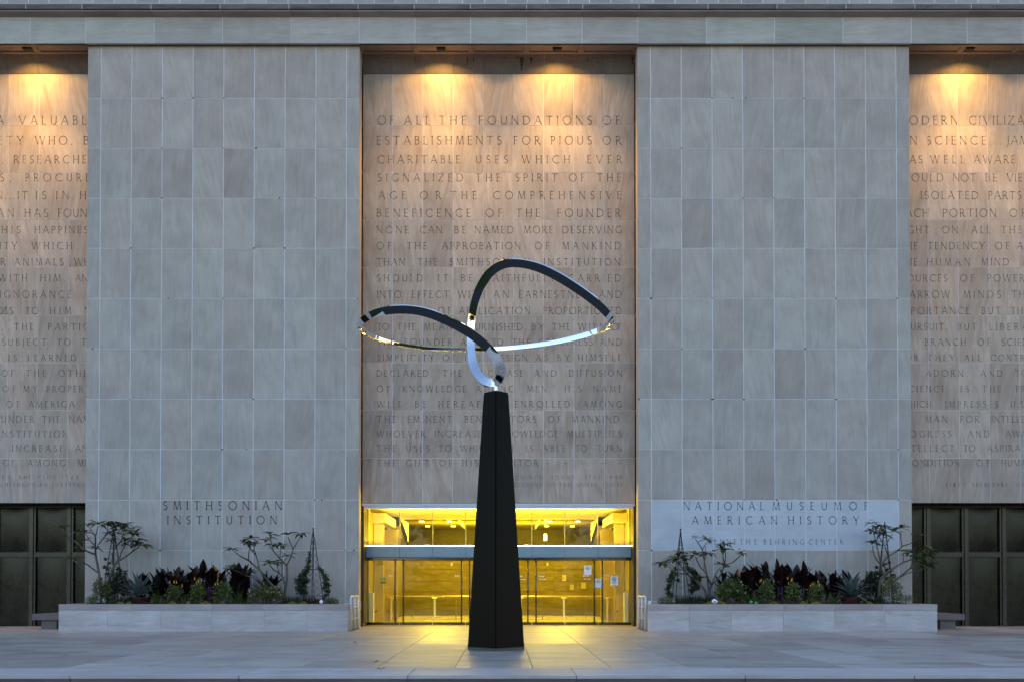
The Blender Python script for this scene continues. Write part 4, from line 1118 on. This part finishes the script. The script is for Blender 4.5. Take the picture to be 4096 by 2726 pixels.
plumeria('candelabra-shaped plumeria between the white-flowered bush and the right obelisk of the left planter', 2, 26.8,
 [([(1325,1300),(1345,1120),(1370,980),(1360,820)],.042,.030), ([(1360,820),(1300,765),(1215,670),(1150,590),(1090,510)],.024,.013), ([(1360,820),(1420,700),(1460,560)],.022,.017), ([(1460,560),(1420,470),(1380,370)],.016,.011),
  ([(1460,560),(1530,450),(1580,350)],.016,.011), ([(1255,700),(1258,600),(1265,530)],.013,.010), ([(1150,580),(1120,470),(1100,350)],.016,.011), ([(1305,765),(1370,690)],.013,.010),
  ([(1330,1180),(1300,1010),(1230,935),(1140,875),(1095,800)],.024,.012), ([(1240,935),(1215,850),(1205,790)],.013,.010), ([(1290,980),(1285,860),(1300,780)],.014,.012)],
 [(1102,335,1.1),(1380,345,1.0),(1582,335,1.0),(1040,440,.9),(1130,500,.9),(1268,510,.9),(1372,680,1.0),(1095,795,1.2),(1203,765,.9),(1120,390,.7)], seed=11, flowers=[(1040,425)], n_leaf=8)
plumeria('low plumeria with drooping long leaves before the inner obelisk of the right planter', 3, 26.5,
 [([(955,1260),(905,1160),(800,1060),(700,985),(640,930)],.036,.026), ([(640,930),(590,860),(540,780)],.022,.013), ([(645,955),(560,945),(470,910),(390,850),(310,800)],.020,.012), ([(545,790),(560,740)],.012,.01), ([(620,900),(600,790),(580,700)],.014,.010)],
 [(300,790,1.4),(530,700,1.3),(480,770,1.2),(815,1040,1.2),(560,640,1.0),(590,720,.9)], seed=14, flowers=[(520,600)], n_leaf=8)
plumeria('tallest plumeria of the right planter, branching in a wide V before the carved center name', 3, 26.8,
 [([(1000,1290),(1020,1200),(1040,1130)],.046,.038), ([(1040,1130),(985,1010),(940,920),(870,850),(820,750),(795,690)],.030,.013), ([(1000,1240),(985,1080),(965,940),(930,760),(900,580)],.026,.016),
  ([(900,575),(850,490),(790,405)],.016,.010), ([(900,575),(935,510),(972,455)],.014,.010), ([(935,745),(965,680)],.013,.010), ([(925,890),(930,700),(955,520)],.014,.010), ([(1040,1130),(1150,1020),(1215,900),(1250,815)],.028,.020),
  ([(1250,815),(1225,700),(1222,600)],.018,.012), ([(1250,815),(1360,780),(1450,710),(1505,650)],.018,.012), ([(1055,1100),(1110,950),(1190,845)],.020,.011), ([(1252,800),(1262,640),(1245,490)],.014,.011)],
 [(792,660,1.0),(978,425,1.1),(965,640,1.1),(1220,590,1.2),(1240,490,1.0),(1510,640,.7),(1185,805,.8),(785,385,.4),(1270,835,.6)], seed=17, flowers=[(762,375),(1245,465),(1495,590),(1205,785)], n_leaf=9)
plumeria('upright plumeria wound round the outer obelisk of the right planter', 4, 26.9,
 [([(1245,1320),(1260,1150),(1290,960),(1310,790)],.048,.034), ([(1310,790),(1230,690),(1190,590),(1185,490)],.022,.012), ([(1300,740),(1265,600),(1240,480),(1200,320),(1180,185)],.022,.011), ([(1240,480),(1250,400),(1272,330)],.014,.010),
  ([(1310,790),(1360,720),(1420,650)],.026,.022), ([(1420,650),(1530,590),(1640,500)],.022,.018), ([(1640,500),(1760,460),(1850,390)],.016,.011), ([(1415,650),(1370,520),(1300,400),(1240,300)],.018,.011), ([(1375,495),(1430,400),(1480,310)],.015,.010), ([(1630,505),(1608,390),(1610,290)],.015,.010), ([(1190,590),(1135,570)],.012,.012)],
 [(1175,160,.8),(1190,460,1.1),(1240,240,1.1),(1290,290,.9),(1345,215,1.1),(1490,280,1.1),(1610,235,1.0),(1855,320,.8),(1340,340,1.0),(1160,280,.8)], seed=19, flowers=[(1165,125),(1500,262)])
plumeria('spreading plumeria at the outer end of the right planter, limbs over the bronze screen', 4, 26.55,
 [([(1270,1320),(1300,1020),(1390,920),(1480,850),(1640,755),(1790,700)],.044,.018), ([(1790,700),(1850,640),(1880,600)],.014,.010), ([(1640,755),(1652,680),(1655,610)],.013,.010), ([(1360,1200),(1480,1050),(1640,930),(1760,830)],.030,.022),
  ([(1760,830),(1780,740),(1800,690),(1850,640)],.016,.010), ([(1765,825),(1870,790),(1960,740)],.014,.010), ([(1600,975),(1740,905),(1870,880),(1990,830)],.016,.010), ([(1770,840),(1860,830),(1950,770),(2010,700),(2060,610)],.014,.010), ([(1755,700),(1752,640)],.012,.01)],
 [(1655,580,1.0),(1870,590,1.3),(1760,610,1.0),(1990,790,1.3),(2080,580,1.3),(1930,700,1.1),(2050,660,1.1),(1840,660,1.0),(2030,800,1.1)], seed=23, flowers=[(1830,560)], n_leaf=10)

def canna(px, ptop, Y, seed, label):
    r = random.Random(seed); p = at(px, 2410, Y); top = at(px, ptop, Y).z; H = top-.70
    root = empty('canna_plant', (p.x, Y, .70), None, label, 'plant', 'dark burgundy cannas along the back of the planters')
    b = B(); stems = [(r.uniform(-.30,.30), r.uniform(-.16,.16)) for _ in range(5)]
    for dx, dy in stems: b.tube([(p.x+dx*.8, Y+dy*.6, .69), (p.x+dx, Y+dy, .70+H*.7)], .014, 5)
    b.obj('stem', L_canna, root)
    for k in range(32):
        dx, dy = stems[k % 5]; t = .02+.60*(k/31); a = r.uniform(0, 2*pi); el = r.uniform(.6, 1.3)
        if k == 31: el = 1.5
        d = Vector((cos(a)*cos(el), sin(a)*cos(el)*.6, sin(el)))
        base = Vector((p.x+dx*1.05, Y+dy, .70+H*t)); Lf = min(.50*r.uniform(.8, 1.05), (H*1.0-H*t)*r.uniform(.85, 1.08)/max(.6, sin(el)))
        b = B(); leaf(b, base, d, max(.25, Lf), r.uniform(.17, .25), r.uniform(.0, .22), .18, 4, shape=.45)
        b.obj('leaf', L_canna, root)
CL = [(595,2276),(645,2258),(697,2262),(750,2250),(818,2223),(865,2248),(922,2234),(985,2246),(1050,2276)]
CR = [(2915,2268),(2965,2260),(3018,2226),(3072,2214),(3130,2229),(3182,2231),(3238,2252),(3300,2269),(3372,2276)]
for k, (x, y) in enumerate(CL):
    canna(x, y, 27.15+.12*(k % 2), 40+k, ['leftmost dark canna, behind the agave of the left planter', 'dark canna second from the left in the left planter', 'dark canna third from the left in the left planter', 'dark canna fourth from the left in the left planter, tips rising to a point',
      'tallest dark canna of the left planter, near its middle', 'dark canna just right of the tallest one in the left planter', 'dark canna behind the third yellow-spiked bush in the left planter', 'dark canna behind the leaning plumeria limbs in the left planter', 'rightmost dark canna of the left planter, behind the white-flowered bush'][k])
for k, (x, y) in enumerate(CR):
    canna(x, y, 27.15+.12*(k % 2), 60+k, ['leftmost dark canna of the right planter, beside the V-shaped plumeria', 'dark canna second from the left in the right planter', 'dark canna third from the left in the right planter, behind the fern', 'tallest dark canna of the right planter',
      'dark canna in the middle of the right planter', 'dark canna just right of the middle in the right planter', 'dark canna fourth from the agave end of the right planter', 'low dark canna just left of the right planter agave', 'low dark canna behind the right planter agave'][k])

def agave(px, py, Y, seed, label, flip=1):
    r = random.Random(seed); p = at(px, py, Y)
    root = empty('agave_plant', (p.x, Y, .70), None, label, 'plant')
    b = B(); b.lathe((p.x, Y, .68), [(.0,.0),(.20,.0),(.27,.16),(.29,.24),(.27,.24),(.25,.2),(.0,.2)], 22); b.obj('pot', M_pot, root, smooth=False)
    for k in range(24):
        a = k*2.399+seed; t = k/24; el = .12+1.1*t
        d = Vector((cos(a)*cos(el), sin(a)*cos(el)*.8, sin(el)))
        b = B(); leaf(b, Vector((p.x, Y, .93+.08*t))+d*.03, d, r.uniform(.62, .86)*(1-.18*t), r.uniform(.11, .14), r.uniform(.1, .9)*(1-.6*t), .45, 5, shape=.36)
        b.obj('leaf', L_agave, root)
agave(557, 2350, 26.45, 2, 'blue-green agave in a dark red pot in the left planter')
agave(3402, 2345, 26.45, 5, 'blue-green agave in a dark red pot in the right planter')

def bushy(name, px, Y, w, h, n, s, mat, label, cat='bush', group=None, flowers=None, seed=1, spikes=None, dx=0):
    r = random.Random(seed); p = at(px, 2410, Y); base = .70
    root = empty(name, (p.x, Y, base), None, label, cat, group)
    b = B()
    for _ in range(7):
        q = Vector((p.x+r.uniform(-.3,.3)*w, Y+r.uniform(-.15,.15), base+h*r.uniform(.6,.9))); b.tube([(p.x+(q.x-p.x)*.2, Y, base-.01), q], .006, 4)
    b.obj('stem', M_bark, root)
    b = B()
    lob = 6
    for i in range(lob):
        cx_, cz_ = p.x+w*.5*(-.6+1.2*i/(lob-1))+r.uniform(-.03,.03), base+h*(.30+.36*math.sin(pi*(i+.5)/lob)*r.uniform(.7,1.1))
        blob(b, (cx_, Y+r.uniform(-.08,.08), cz_), w*.22, .16, h*.36, n//lob, s, r)
    b.obj('foliage', mat, root)
    if flowers:
        fm, cnt, fs = flowers; b = B()
        for _ in range(cnt):
            q = Vector((p.x+r.uniform(-.45,.45)*w, Y-.17+r.uniform(-.04,.04), base+h*r.uniform(.25,.92)))
            for j in range(5):
                a = j*2*pi/5; leaf(b, q, Vector((cos(a), -.5, sin(a))), fs, fs*.75, .1, .1, 2)
        b.obj('flower', fm, root)
    if spikes:
        fm, cnt = spikes
        for _ in range(cnt):
            q = Vector((p.x+r.uniform(-.42,.42)*w, Y-.1+r.uniform(-.08,.08), base+h*r.uniform(.72,1.0)))
            b = B(); b.tube([q, q+Vector((0,0,.035)), q+Vector((.004,0,.075))], [.008,.012,.003], 6)
            for j in range(6): leaf(b, q+Vector((0,0,.015*j)), Vector((r.gauss(0,1), -.6, .7)), .035, .014, .2, .2, 2)
            b.obj('flower_spike', fm, root)
    return root
YS_G = 'bushes with yellow flower spikes'
for k, (x, top, lab) in enumerate([(702,2330,'yellow-spiked bush nearest the left agave'),(790,2314,'tallest yellow-spiked bush in the middle of the left planter'),(893,2316,'yellow-spiked bush left of the fern beside the white flowers, left planter'),
        (3067,2312,'yellow-spiked bush with palest spikes, right of the fern in the right planter'),(3170,2315,'middle yellow-spiked bush of the right planter'),(3265,2320,'yellow-spiked bush nearest the right agave')]):
    Y = 26.35; h = at(x, top, Y).z-.70
    bushy('shrimp_plant', x, Y, .50, h, 520, .075, L_mid, lab, 'bush', YS_G, seed=80+k, spikes=(P_yel, 4))
def fern(px, Y, label, seed, h=.33):
    r = random.Random(seed); p = at(px, 2410, Y)
    root = empty('fern', (p.x, Y, .70), None, label, 'fern', 'bright foxtail ferns')
    for k in range(22):
        a = r.uniform(0, 2*pi); el = r.uniform(.55, 1.45); L = h*r.uniform(.8, 1.35); d = Vector((cos(a)*cos(el), sin(a)*cos(el)*.6, sin(el))); q = Vector((p.x, Y, .71)); b = B()
        pts_ = [q]
        for i in range(9): d = (d-Vector((0,0,.07))).normalized(); q = q+d*L/9; pts_.append(q)
        b.tube(pts_, .004, 4)
        for i in range(1, 10):
            for s_ in range(5):
                v = Vector((r.gauss(0,1), r.gauss(0,1), r.gauss(.4,.7))).normalized(); c_ = pts_[i]
                leaf(b, c_, v, .05*(1.15-i/11), .012, .1, .1, 1)
        b.obj('frond', L_fern, root)
for k, (x, lab) in enumerate([(622,'bright green fern right of the agave in the left planter'),(955,'bright green fern between the yellow-spiked bush and the white flowers, left planter'),
        (3010,'bright green fern beside the white-flowered bush in the right planter'),(3335,'bright green fern left of the agave pot in the right planter')]):
    fern(x, 26.2, lab, 100+k)
bushy('hibiscus_bush', 1068, 26.35, 1.15, .62, 1500, .06, L_var, 'variegated bush dotted with small white flowers near the leaning plumeria, left planter', flowers=(P_whi, 14, .022), seed=120)
bushy('hibiscus_bush', 2927, 26.35, .95, .80, 1500, .07, L_mid, 'rounded green bush with a few white flowers in the right planter', flowers=(P_whi, 8, .028), seed=121)
bushy('flowering_shrub', 400, 26.4, .55, .85, 900, .055, L_mid, 'loose green shrub with magenta flowers at the foot of the left-hand plumeria', flowers=(P_mag, 7, .028), seed=122)
bushy('flowering_shrub', 470, 26.75, .75, .95, 1100, .08, L_dark, 'dark leafy shrub climbing behind the agave in the left planter', flowers=(P_pink, 3, .025), seed=123)
bushy('flowering_shrub', 3488, 26.85, .65, 1.0, 1000, .09, L_dark, 'dark broad-leaved shrub behind the agave in the right planter', seed=124)
bushy('flowering_shrub', 3565, 26.5, .75, .85, 1100, .05, L_var, 'yellow-green shrub with a pink flower at the outer end of the right planter', flowers=(P_mag, 2, .03), seed=125)
for x, w, h, m_, lab, sd in [(368,.42,.28,L_mid,'small feathery green bush at the outer corner of the left planter',130),(1325,.42,.24,L_mid,'small round green bush at the inner corner of the left planter',131),
        (2662,.45,.26,L_mid,'small round green bush at the inner corner of the right planter',132),(3620,.62,.34,L_mid,'low green mound at the outer corner of the right planter',133)]:
    bushy('low_bush', x, 26.15, w, h, 520, .035, m_, lab, seed=sd)
def grassy(px, w, h, label, seed, Y=26.35):
    r = random.Random(seed); p = at(px, 2410, Y); b = B()
    for _ in range(int(420*w)):
        x = p.x+r.uniform(-.5,.5)*w; y = Y+r.uniform(-.15,.15)
        leaf(b, Vector((x, y, .695)), Vector((r.gauss(0,.28), r.gauss(0,.25), 1)), h*r.uniform(.55,1.1), .014, .15, .1, 2)
    b.obj('rosemary_bush', L_dark, None, origin=(p.x, Y, .70), label=label, cat='bush', group='dark needle-leaved bushes')
grassy(500, .75, .30, 'dark needle-leaved bush left of the agave pot, left planter', 140)
grassy(1190, .80, .33, 'dark needle-leaved bush between the candelabra plumeria and the obelisk, left planter', 141)
grassy(1262, .22, .26, 'small dark needle-leaved tuft under the obelisk, left planter', 142)
grassy(2735, .42, .30, 'dark needle-leaved bush beneath the inner obelisk, right planter', 143)
grassy(2812, .75, .33, 'dark needle-leaved bush at the base of the two plumerias, right planter', 144)
grassy(3500, .60, .30, 'dark needle-leaved bush right of the agave pot, right planter', 145)
def salvia(px, top, label, seed):
    r = random.Random(seed); Y = 26.55; p = at(px, 2410, Y); h = at(px, top, Y).z-.70
    root = empty('salvia_plant', (p.x, Y, .70), None, label, 'plant', 'purple-spiked salvias')
    b = B()
    for _ in range(60): leaf(b, Vector((p.x+r.uniform(-.12,.12), Y+r.uniform(-.1,.1), .70+h*r.random()*.6)), Vector((r.gauss(0,1), r.gauss(0,1), .5)), .08, .03, .3, .2, 2)
    b.obj('foliage', L_mid, root)
    for k in range(4):
        q = Vector((p.x+r.uniform(-.13,.13), Y+r.uniform(-.1,.0), .70)); b = B(); b.tube([q, q+Vector((0,0,h))], .004, 4)
        for j in range(9): tiny(b, q+Vector((r.gauss(0,.014), r.gauss(0,.014), h*(.66+.34*j/9))), .020, r)
        b.obj('flower_spike', P_pur, root)
salvia(838, 2345, 'purple-spiked salvia between two yellow-spiked bushes, left planter', 150)
salvia(3120, 2345, 'purple-spiked salvia between two yellow-spiked bushes, right planter', 151)
salvia(3215, 2348, 'purple-spiked salvia left of the bush nearest the right agave', 152)
salvia(2850, 2342, 'purple-spiked salvia behind the V-shaped plumeria, right planter', 153)

# low edging along the cap
for s, xa, xb, lab in ((-1, 340, 1345, 'mixed purple and green ground cover edging the left planter'), (1, 2640, 3620, 'mixed purple and green ground cover edging the right planter')):
    r = random.Random(170+s); b = B()
    for k in range(5200):
        x = at(xa+(xb-xa)*r.random(), 2410, 26.1).x; y = 26.05+r.random()**1.3*.55
        z = .71+(.05+.06*(.5+.5*math.sin(x*5.3+1.3*math.sin(x*2.1))))*r.random()+.01
        tiny(b, Vector((x, y, z)), .032*r.uniform(.7,1.3), r)
    b.obj('ground_cover', L_cover, None, label=lab, cat='ground cover', kind='stuff')
SED = [(480,.2,'yellow-green stonecrop clump nearest the left end of the left planter'),(515,.16,'yellow-green stonecrop clump left of the agave pot, left planter'),(690,.2,'yellow-green stonecrop clump before the first yellow-spiked bush, left planter'),(752,.1,'tiny yellow-green stonecrop clump before the middle bush, left planter'),
       (822,.26,'widest yellow-green stonecrop clump in the middle of the left planter edge'),(888,.14,'yellow-green stonecrop clump before the third yellow-spiked bush, left planter'),(1168,.25,'bright yellow-green stonecrop clump left of the obelisk, left planter'),(1213,.22,'bright yellow-green stonecrop clump directly before the obelisk, left planter'),
       (2838,.24,'yellow-green stonecrop clump left of the white plastic bag, right planter'),(2885,.22,'yellow-green stonecrop clump right of the white plastic bag, right planter'),(3095,.2,'yellow-green stonecrop clump before the palest-spiked bush, right planter'),
       (3215,.2,'yellow-green stonecrop clump in the middle of the right planter edge'),(3265,.28,'widest yellow-green stonecrop clump, before the bush nearest the right agave'),(3480,.12,'small yellow-green stonecrop clump right of the agave pot, right planter')]
for k, (x, w, lab) in enumerate(SED):
    r = random.Random(200+k); Y = 26.09; p = at(x, 2410, Y); b = B()
    for _ in range(int(900*w)+60):
        u = r.uniform(-.5,.5); tiny(b, Vector((p.x+u*w, Y+r.uniform(-.035,.06), .73+.075*(1-4*u*u)*r.random())), .022, r)
    b.obj('stonecrop', L_sedum, None, origin=(p.x, Y, .70), label=lab, cat='plant', group='yellow-green stonecrop clumps on the planter edge')

# iron obelisks with climbing vines
def obelisk(px, py, Y, T, ring_y, label, half=.235, ball=True, vines=(), vlab=None, seed=1, blue=0):
    top = at(px, py, Y); root = empty('garden_obelisk', (top.x, Y, .70), None, label, 'trellis', 'black iron obelisks in the planters')
    zt_ = top.z; H = zt_-.70; rz = at(px, ring_y, Y).z
    rot = R(18); C4 = [Vector((cos(rot+k*pi/2), sin(rot+k*pi/2), 0))*half*1.3 for k in range(4)]
    def pt(k, z): f = max(.0, (zt_-z)/H); return Vector((top.x, Y, z))+C4[k % 4]*f
    for k in range(4):
        b = B(); b.tube([pt(k, .69), pt(k, zt_-.01)], .0105, 6); b.obj('leg', M_ring, root)
    for z in (rz, rz+(zt_-rz)*.62, .95):
        b = B()
        for k in range(4): b.tube([pt(k, z), pt(k+1, z)], .009 if z == rz else .005, 5)
        b.obj('ring', M_ring, root)
    b = B(); n = 11
    for k in range(4):
        for i in range(n):
            z0 = .72+(H-.12)*i/n; z1 = .72+(H-.12)*(i+1)/n
            b.tube([pt(k, z0), pt(k+1, z1)], .0022, 4, cap=False); b.tube([pt(k+1, z0), pt(k, z1)], .0022, 4, cap=False)
    b.obj('wire_mesh', M_ring, root)
    if ball:
        b = B(); prof_ = [(.001+.026*sin(pi*i/8), -.026*cos(pi*i/8)) for i in range(9)]; b.lathe((top.x, Y, zt_+.02), prof_, 12); b.obj('finial', M_ring, root, smooth=True)
    if vines:
        r = random.Random(seed); ox, oy, s = PT[T]; b = B()
        for x, y, rr in vines:
            p = at(ox+x/s, oy+y/s, Y-.05+r.uniform(-.1,.1)); ra = rr/s/F*Y
            blob(b, p, ra, ra*.8, ra*1.15, int(16+9500*ra*ra), .062, r, hollow=.2)
        for i in range(len(vines)-1):
            p = at(ox+vines[i][0]/s, oy+vines[i][1]/s, Y); q = at(ox+vines[i+1][0]/s, oy+vines[i+1][1]/s, Y)
            if (p-q).length < .5: b.tube([p, q], .004, 4)
        v = b.obj('climbing_vine', L_vine, None, origin=(top.x, Y, .70), label=vlab, cat='vine')
        if blue:
            fb = B()
            for _ in range(blue):
                x, y, rr = r.choice(vines); p = at(ox+(x+r.uniform(-.5,.5)*rr)/s, oy+(y+r.uniform(-.5,.5)*rr)/s, Y-.22)
                for j in range(5): a = j*2*pi/5; leaf(fb, p, Vector((cos(a), -.5, sin(a))), .026, .02, .1, .1, 2)
            fb.obj('flower', P_blue, v)
obelisk(1253, 2116, 26.75, 2, 2275, 'black iron obelisk with ball finial at the inner end of the left planter', vines=[(1725,640,22),(1715,700,22),(1700,760,36),(1700,830,42),(1680,890,52),(1640,940,62),(1590,1000,75),(1560,1070,75),(1610,1100,80),(1560,1160,70),(1620,1190,75),(1670,1060,50),(1570,1240,60),(1640,1250,60),
      (1880,880,30),(1910,920,42),(1950,980,50),(1985,1040,52),(1960,1100,50),(2010,1130,42),(1960,1180,48),(2010,1220,38),(1980,1280,42),(1950,1350,35)], vlab='leafy vine with blue flowers wrapped low around the obelisk, left planter', seed=301, blue=6)
obelisk(455, 2108, 26.95, 1, 2253, 'black iron obelisk hidden among plumeria limbs in the left planter', ball=False, half=.25, vines=[(870,720,16),(925,790,18),(860,850,26),(910,880,30),(1060,880,30),(1110,900,32),(1080,960,50),(1180,940,30),(900,960,40),(1160,1010,55),(1200,1080,50),(1060,1060,60),(1130,1120,60)], vlab='twining green vine on the obelisk among the plumerias, left planter', seed=302)
obelisk(2722, 2118, 26.75, 3, 2277, 'black iron obelisk with ball finial at the inner end of the right planter', vines=[(640,740,22),(655,800,26),(665,860,32),(700,900,45),(740,920,50),(790,950,55),(820,1000,60),(840,1060,55),(800,1090,60),(760,1060,55),(820,1150,55),(770,1190,55),(720,1130,45),(730,1230,45),(470,880,26),(430,940,45),(400,1000,48),(390,1060,48),(380,1130,48),(360,1190,48),(370,1260,50),(400,1300,45),(500,960,26),(520,1060,22),(450,1040,30)],
      vlab='ivy-like vine wrapped around both sides of the inner obelisk, right planter', seed=303, blue=3)
obelisk(3539, 2083, 26.95, 4, 2252, 'black iron obelisk behind the upright plumeria at the outer end of the right planter', ball=False, half=.25, vines=[(1440,750,18),(1350,790,22),(1240,830,24),(1390,860,32),(1460,870,24),(1250,920,40),(1330,940,45),(1480,960,35),(1200,1000,60),(1180,1070,70),(1160,1130,60),(1400,1000,55)], vlab='broad-leaved green vine at the foot of the outer obelisk, right planter', seed=304)

# ---------------------------------------------------------------- litter and small things
def crumple(name, px, py, Y, w, h, mat, label, cat, seed):
    r = random.Random(seed); p = at(px, py, Y); p.z = max(p.z, .735 if Y < 26.03 else .72); bmx = bmesh.new(); bmesh.ops.create_icosphere(bmx, subdivisions=3, radius=.5)
    for v in bmx.verts:
        k = 1+.25*math.sin(v.co.x*9+seed)*math.cos(v.co.y*8)+r.uniform(-.09,.09); v.co = Vector((v.co.x*w*k, v.co.y*w*.7*k, max(-h*.45, v.co.z*h*k)))
    me_ = bpy.data.meshes.new(name); bmx.to_mesh(me_); bmx.free(); me_.materials.append(mat)
    o = inst(name, me_, (p.x, Y, p.z+h*.45)); return tag(o, label, cat)
M_bag = plain('white_plastic', (.75,.77,.82), .4, var=.05); M_greenp = plain('green_plastic', (.03,.30,.09), .35, var=.2); M_red = plain('red_print', (.5,.05,.05), .6)
crumple('plastic_bag', 1285, 2412, 26.0, .10, .10, M_bag, 'crumpled pale rag lying on the left planter edge below the obelisk', 'rag', 1)
o = crumple('plastic_bag', 2858, 2412, 26.0, .16, .13, M_bag, 'crumpled white plastic bag with red print on the right planter edge', 'bag', 2)
b = B(); p = o.location; b.box(p.x-.02, p.x+.012, 25.935, 25.94, p.z-.03, p.z+.02); b.obj('red_mark', M_red, o, origin=(p.x, 25.937, p.z))
for ob in bpy.data.objects:
    if ob.name.startswith('red_mark'): ob.location = (0, -.064, .0)
crumple('crumpled_wrapper', 3004, 2412, 26.02, .08, .09, M_greenp, 'left crumpled green wrapper on the right planter edge by the fern', 'wrapper', 3)
crumple('crumpled_wrapper', 3024, 2414, 26.02, .09, .07, M_greenp, 'right flatter green wrapper on the right planter edge by the fern', 'wrapper', 4)
b = B(); p = at(2599, 2415, 25.95); b.lathe((p.x, 25.95, .736), [(.0,0),(.026,0),(.034,.095),(.036,.095),(.031,.09),(.024,.005),(0,.005)], 16); b.obj('paper_cup', M_white, None, smooth=False, label='white paper cup standing on the inner corner of the right planter', cat='cup')
b = B(); p = at(1455, 2500, 28.9); b.lathe((p.x, 28.85, .001), [(.0,0),(.026,0),(.036,.11),(.038,.11),(.033,.1),(0,.01)], 16); b.obj('paper_cup', M_cap, None, label='reddish drink cup on the ground left of the doors', cat='cup')
for k, (px, py) in enumerate(((1527,2674),(1498,2646),(1418,2568))):
    p = at(px, py, 20); t_ = (PY0-py)/F; Yg = 1.22/-( (t_*cos(PITCH)+sin(PITCH))/(cos(PITCH)-t_*sin(PITCH)) ); X = (px-PX0)/F*Yg
    b = B(); 
    for j in range(3): leaf(b, Vector((X+rnd.uniform(-.02,.02), Yg+rnd.uniform(-.02,.02), .004+.004*j)), Vector((rnd.gauss(0,1), rnd.gauss(0,1), .25)), .07, .04, .3, .5, 2)
    b.obj('fallen_leaf', L_canna, None, label=['dark dead leaf on the paving left of the pedestal, nearest the kerb','small dead leaf on the paving a step behind the nearest one','dead leaf on the paving in front of the left rail'][k], cat='leaf')

# ---------------------------------------------------------------- the far side of the street, seen only mirrored in the steel
L_wood = leafmat('street_tree_leaf', (.012,.022,.007), (.03,.05,.015), scale=.6)
r = random.Random(9); b = B()
for k in range(44):
    x = -260+12*k+r.uniform(-3,3); y = -62+r.uniform(-12,12); h = r.uniform(10, 15)
    b.tube([(x,y,-.45),(x,y,h*.5)], [.35,.2], 6)
    for j in range(5): blob(b, (x+r.uniform(-3,3), y+r.uniform(-2,2), h*.55+r.uniform(-.8,2)), 4.2, 3.6, h*.30, 170, 1.5, r, hollow=.3)
    for j in range(3): blob(b, (x+r.uniform(-5,5), y-8, 2.2), 5, 2, 3.2, 150, 1.5, r, hollow=.2)
b.obj('street_trees', L_wood, None, label='dark leafy trees along the far side of the street', cat='trees', kind='stuff')
